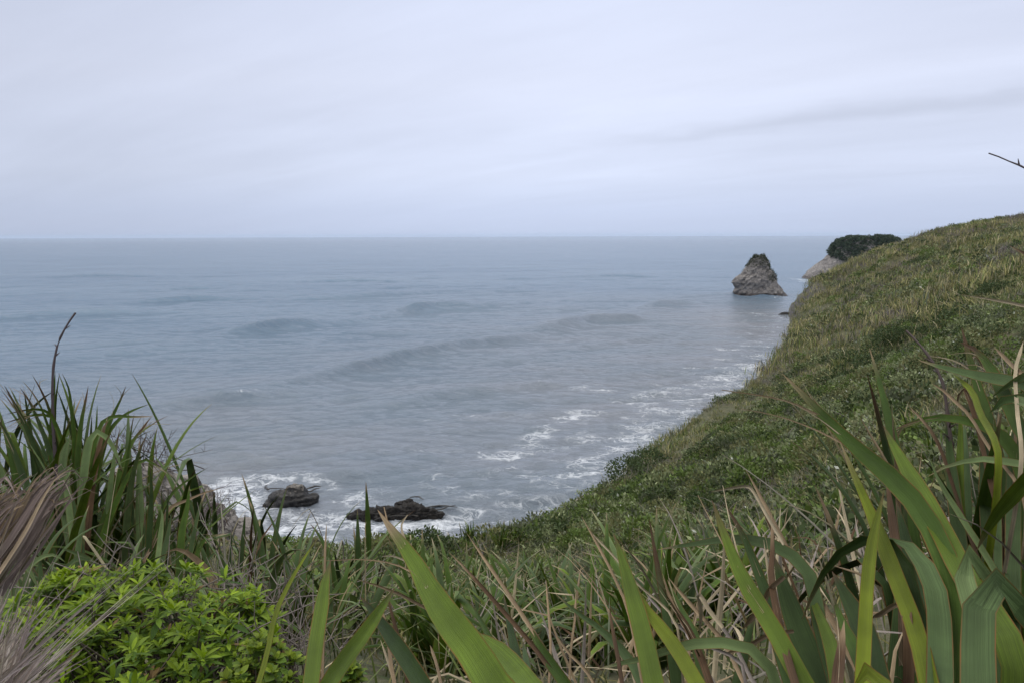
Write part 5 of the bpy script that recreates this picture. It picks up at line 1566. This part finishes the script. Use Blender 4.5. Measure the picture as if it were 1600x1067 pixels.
for (n_, r0, r1, a0, a1, nl, leaf, smin, smax, thr) in [(3700, 5, 32, -20, 66, 110, 0.2, 0.2, 0.6, 0.30), (3700, 30, 80, -2, 53, 190, 0.165, 0.45, 1.25, 0.24), (3700, 80, 140, 8, 50, 90, 0.25, 0.45, 1.15, 0.38), (3000, 140, 285, 16, 39, 70, 0.30, 0.6, 1.7, 0.40)]:
    x, y, d = scatter_pts(n_, r0, r1, a0, a1, g, 0.2)
    k = (vnoise(x, y, 0.09, 13) + 0.35 * gully(x, y)) > thr
    x, y, d = x[k], y[k], d[k]
    T = [low_template(g, nl, leaf) for k in range(4)]
    kind = g.integers(0, 5, len(x))
    kind = np.where(gully(x, y) > 0.5, 2, kind)
    def fn(ix, nb, kind=kind):
        c = SC_[kind[ix]][:, None] * g.uniform(0.6, 1.35, (len(ix), nb, 1))
        wht = (g.random((len(ix), nb)) < 0.025) & (kind[ix] == 0)[:, None]
        c[wht] = (0.5, 0.52, 0.45)
        return c
    V, F, C = scatter_mesh(T, x, y, ground(x, y), g.uniform(smin, smax, len(x)), fn, g, 4)
    VG.append(V); FG.append(F + o); CG.append(C)
    o += len(V)
tag(mesh_obj('hillside_undergrowth', np.concatenate(VG), np.concatenate(FG), M_COVER, col=np.concatenate(CG), smooth=False), kind='stuff')
VG, FG, CG, o = [], [], [], 0
for (n_, r0, r1, a0, a1, nb, spread, H, w, thr) in [(380, 4, 25, -20, 42, 22, 0.16, 0.5, 0.007, 0.0), (1500, 25, 120, -4, 37, 26, 0.35, 0.6, 0.022, 0.5), (2600, 120, 280, 15, 39, 26, 0.8, 1.0, 0.06, 0.45)]:
    x, y, d = scatter_pts(n_, r0, r1, a0, a1, g, 0.2)
    k = vnoise(x, y, 0.07, 77) > thr
    x, y, d = x[k], y[k], d[k]
    T = [tuft_template(g, nb, spread, H, w, 0.9) for k in range(4)]
    def fn(ix, nb):
        return np.array((0.19, 0.165, 0.155)) * g.uniform(0.6, 1.5, (len(ix), nb, 1)) * np.array([1, 1, 1])
    V, F, C = scatter_mesh(T, x, y, ground(x, y), g.uniform(0.7, 1.5, len(x)), fn, g, 8)
    VG.append(V); FG.append(F + o); CG.append(C)
    o += len(V)
tag(mesh_obj('dry_twig_undergrowth', np.concatenate(VG), np.concatenate(FG), M_COVER, col=np.concatenate(CG), smooth=False), kind='stuff')
# dead flax leaves lying tangled between the near plants
geos = []
for k in range(560):
    a_ = R(g.uniform(-16, 58))
    d_ = 1.6 + 5.5 * g.random() ** 1.4
    x, y = d_ * math.sin(a_), d_ * math.cos(a_)
    if math.degrees(a_) < -6 and d_ < 5.5:
        continue
    z = ground(x, y)[0] + g.uniform(0.0, 0.35) * (0.4 + 0.6 * (a_ > 0.2))
    kk = (g.uniform(0.3, 0.7), g.uniform(-1.5, 1.5)) if g.random() < 0.5 else None
    geos.append(grown_blade((x, y, z), g.uniform(-3.14, 3.14), g.uniform(0.15, 1.5), g.uniform(0.25, 0.75), g.uniform(0.008, 0.026), g.uniform(-0.3, 1.2), g, 'tssxxtr'[g.integers(7)], 0.05, 's', 0.5, kk, 7, False))
v_, f_, u_, c_ = merge(geos)
tag(mesh_obj('dead_leaf_litter', v_, f_, M_DRY, col=c_, uv=u_), kind='stuff')

# ------------------------------------------------------------------ sea air: far things fade a little
M_HAZE = bpy.data.materials.new('haze')
M_HAZE.use_nodes = True
t = NT(M_HAZE.node_tree)
t.n.clear()
out = t.node('ShaderNodeOutputMaterial')
pv = t.node('ShaderNodeVolumePrincipled')
pv.inputs['Color'].default_value = (0.66, 0.76, 0.90, 1)
pv.inputs['Density'].default_value = 0.00003
t.l.new(pv.outputs[0], out.inputs['Volume'])
hx, z0, z1 = 30500.0, -6.0, float(gz.max()) + 3.0
print('haze top', z1)
HVx = [(-hx, -hx, z0), (hx, -hx, z0), (hx, hx, z0), (-hx, hx, z0), (-hx, -hx, z1), (hx, -hx, z1), (hx, hx, z1), (-hx, hx, z1)]
tag(mesh_obj('haze', HVx, np.array([(3, 2, 1, 0), (4, 5, 6, 7), (0, 1, 5, 4), (1, 2, 6, 5), (2, 3, 7, 6), (3, 0, 4, 7)]), M_HAZE, smooth=False), kind='stuff')
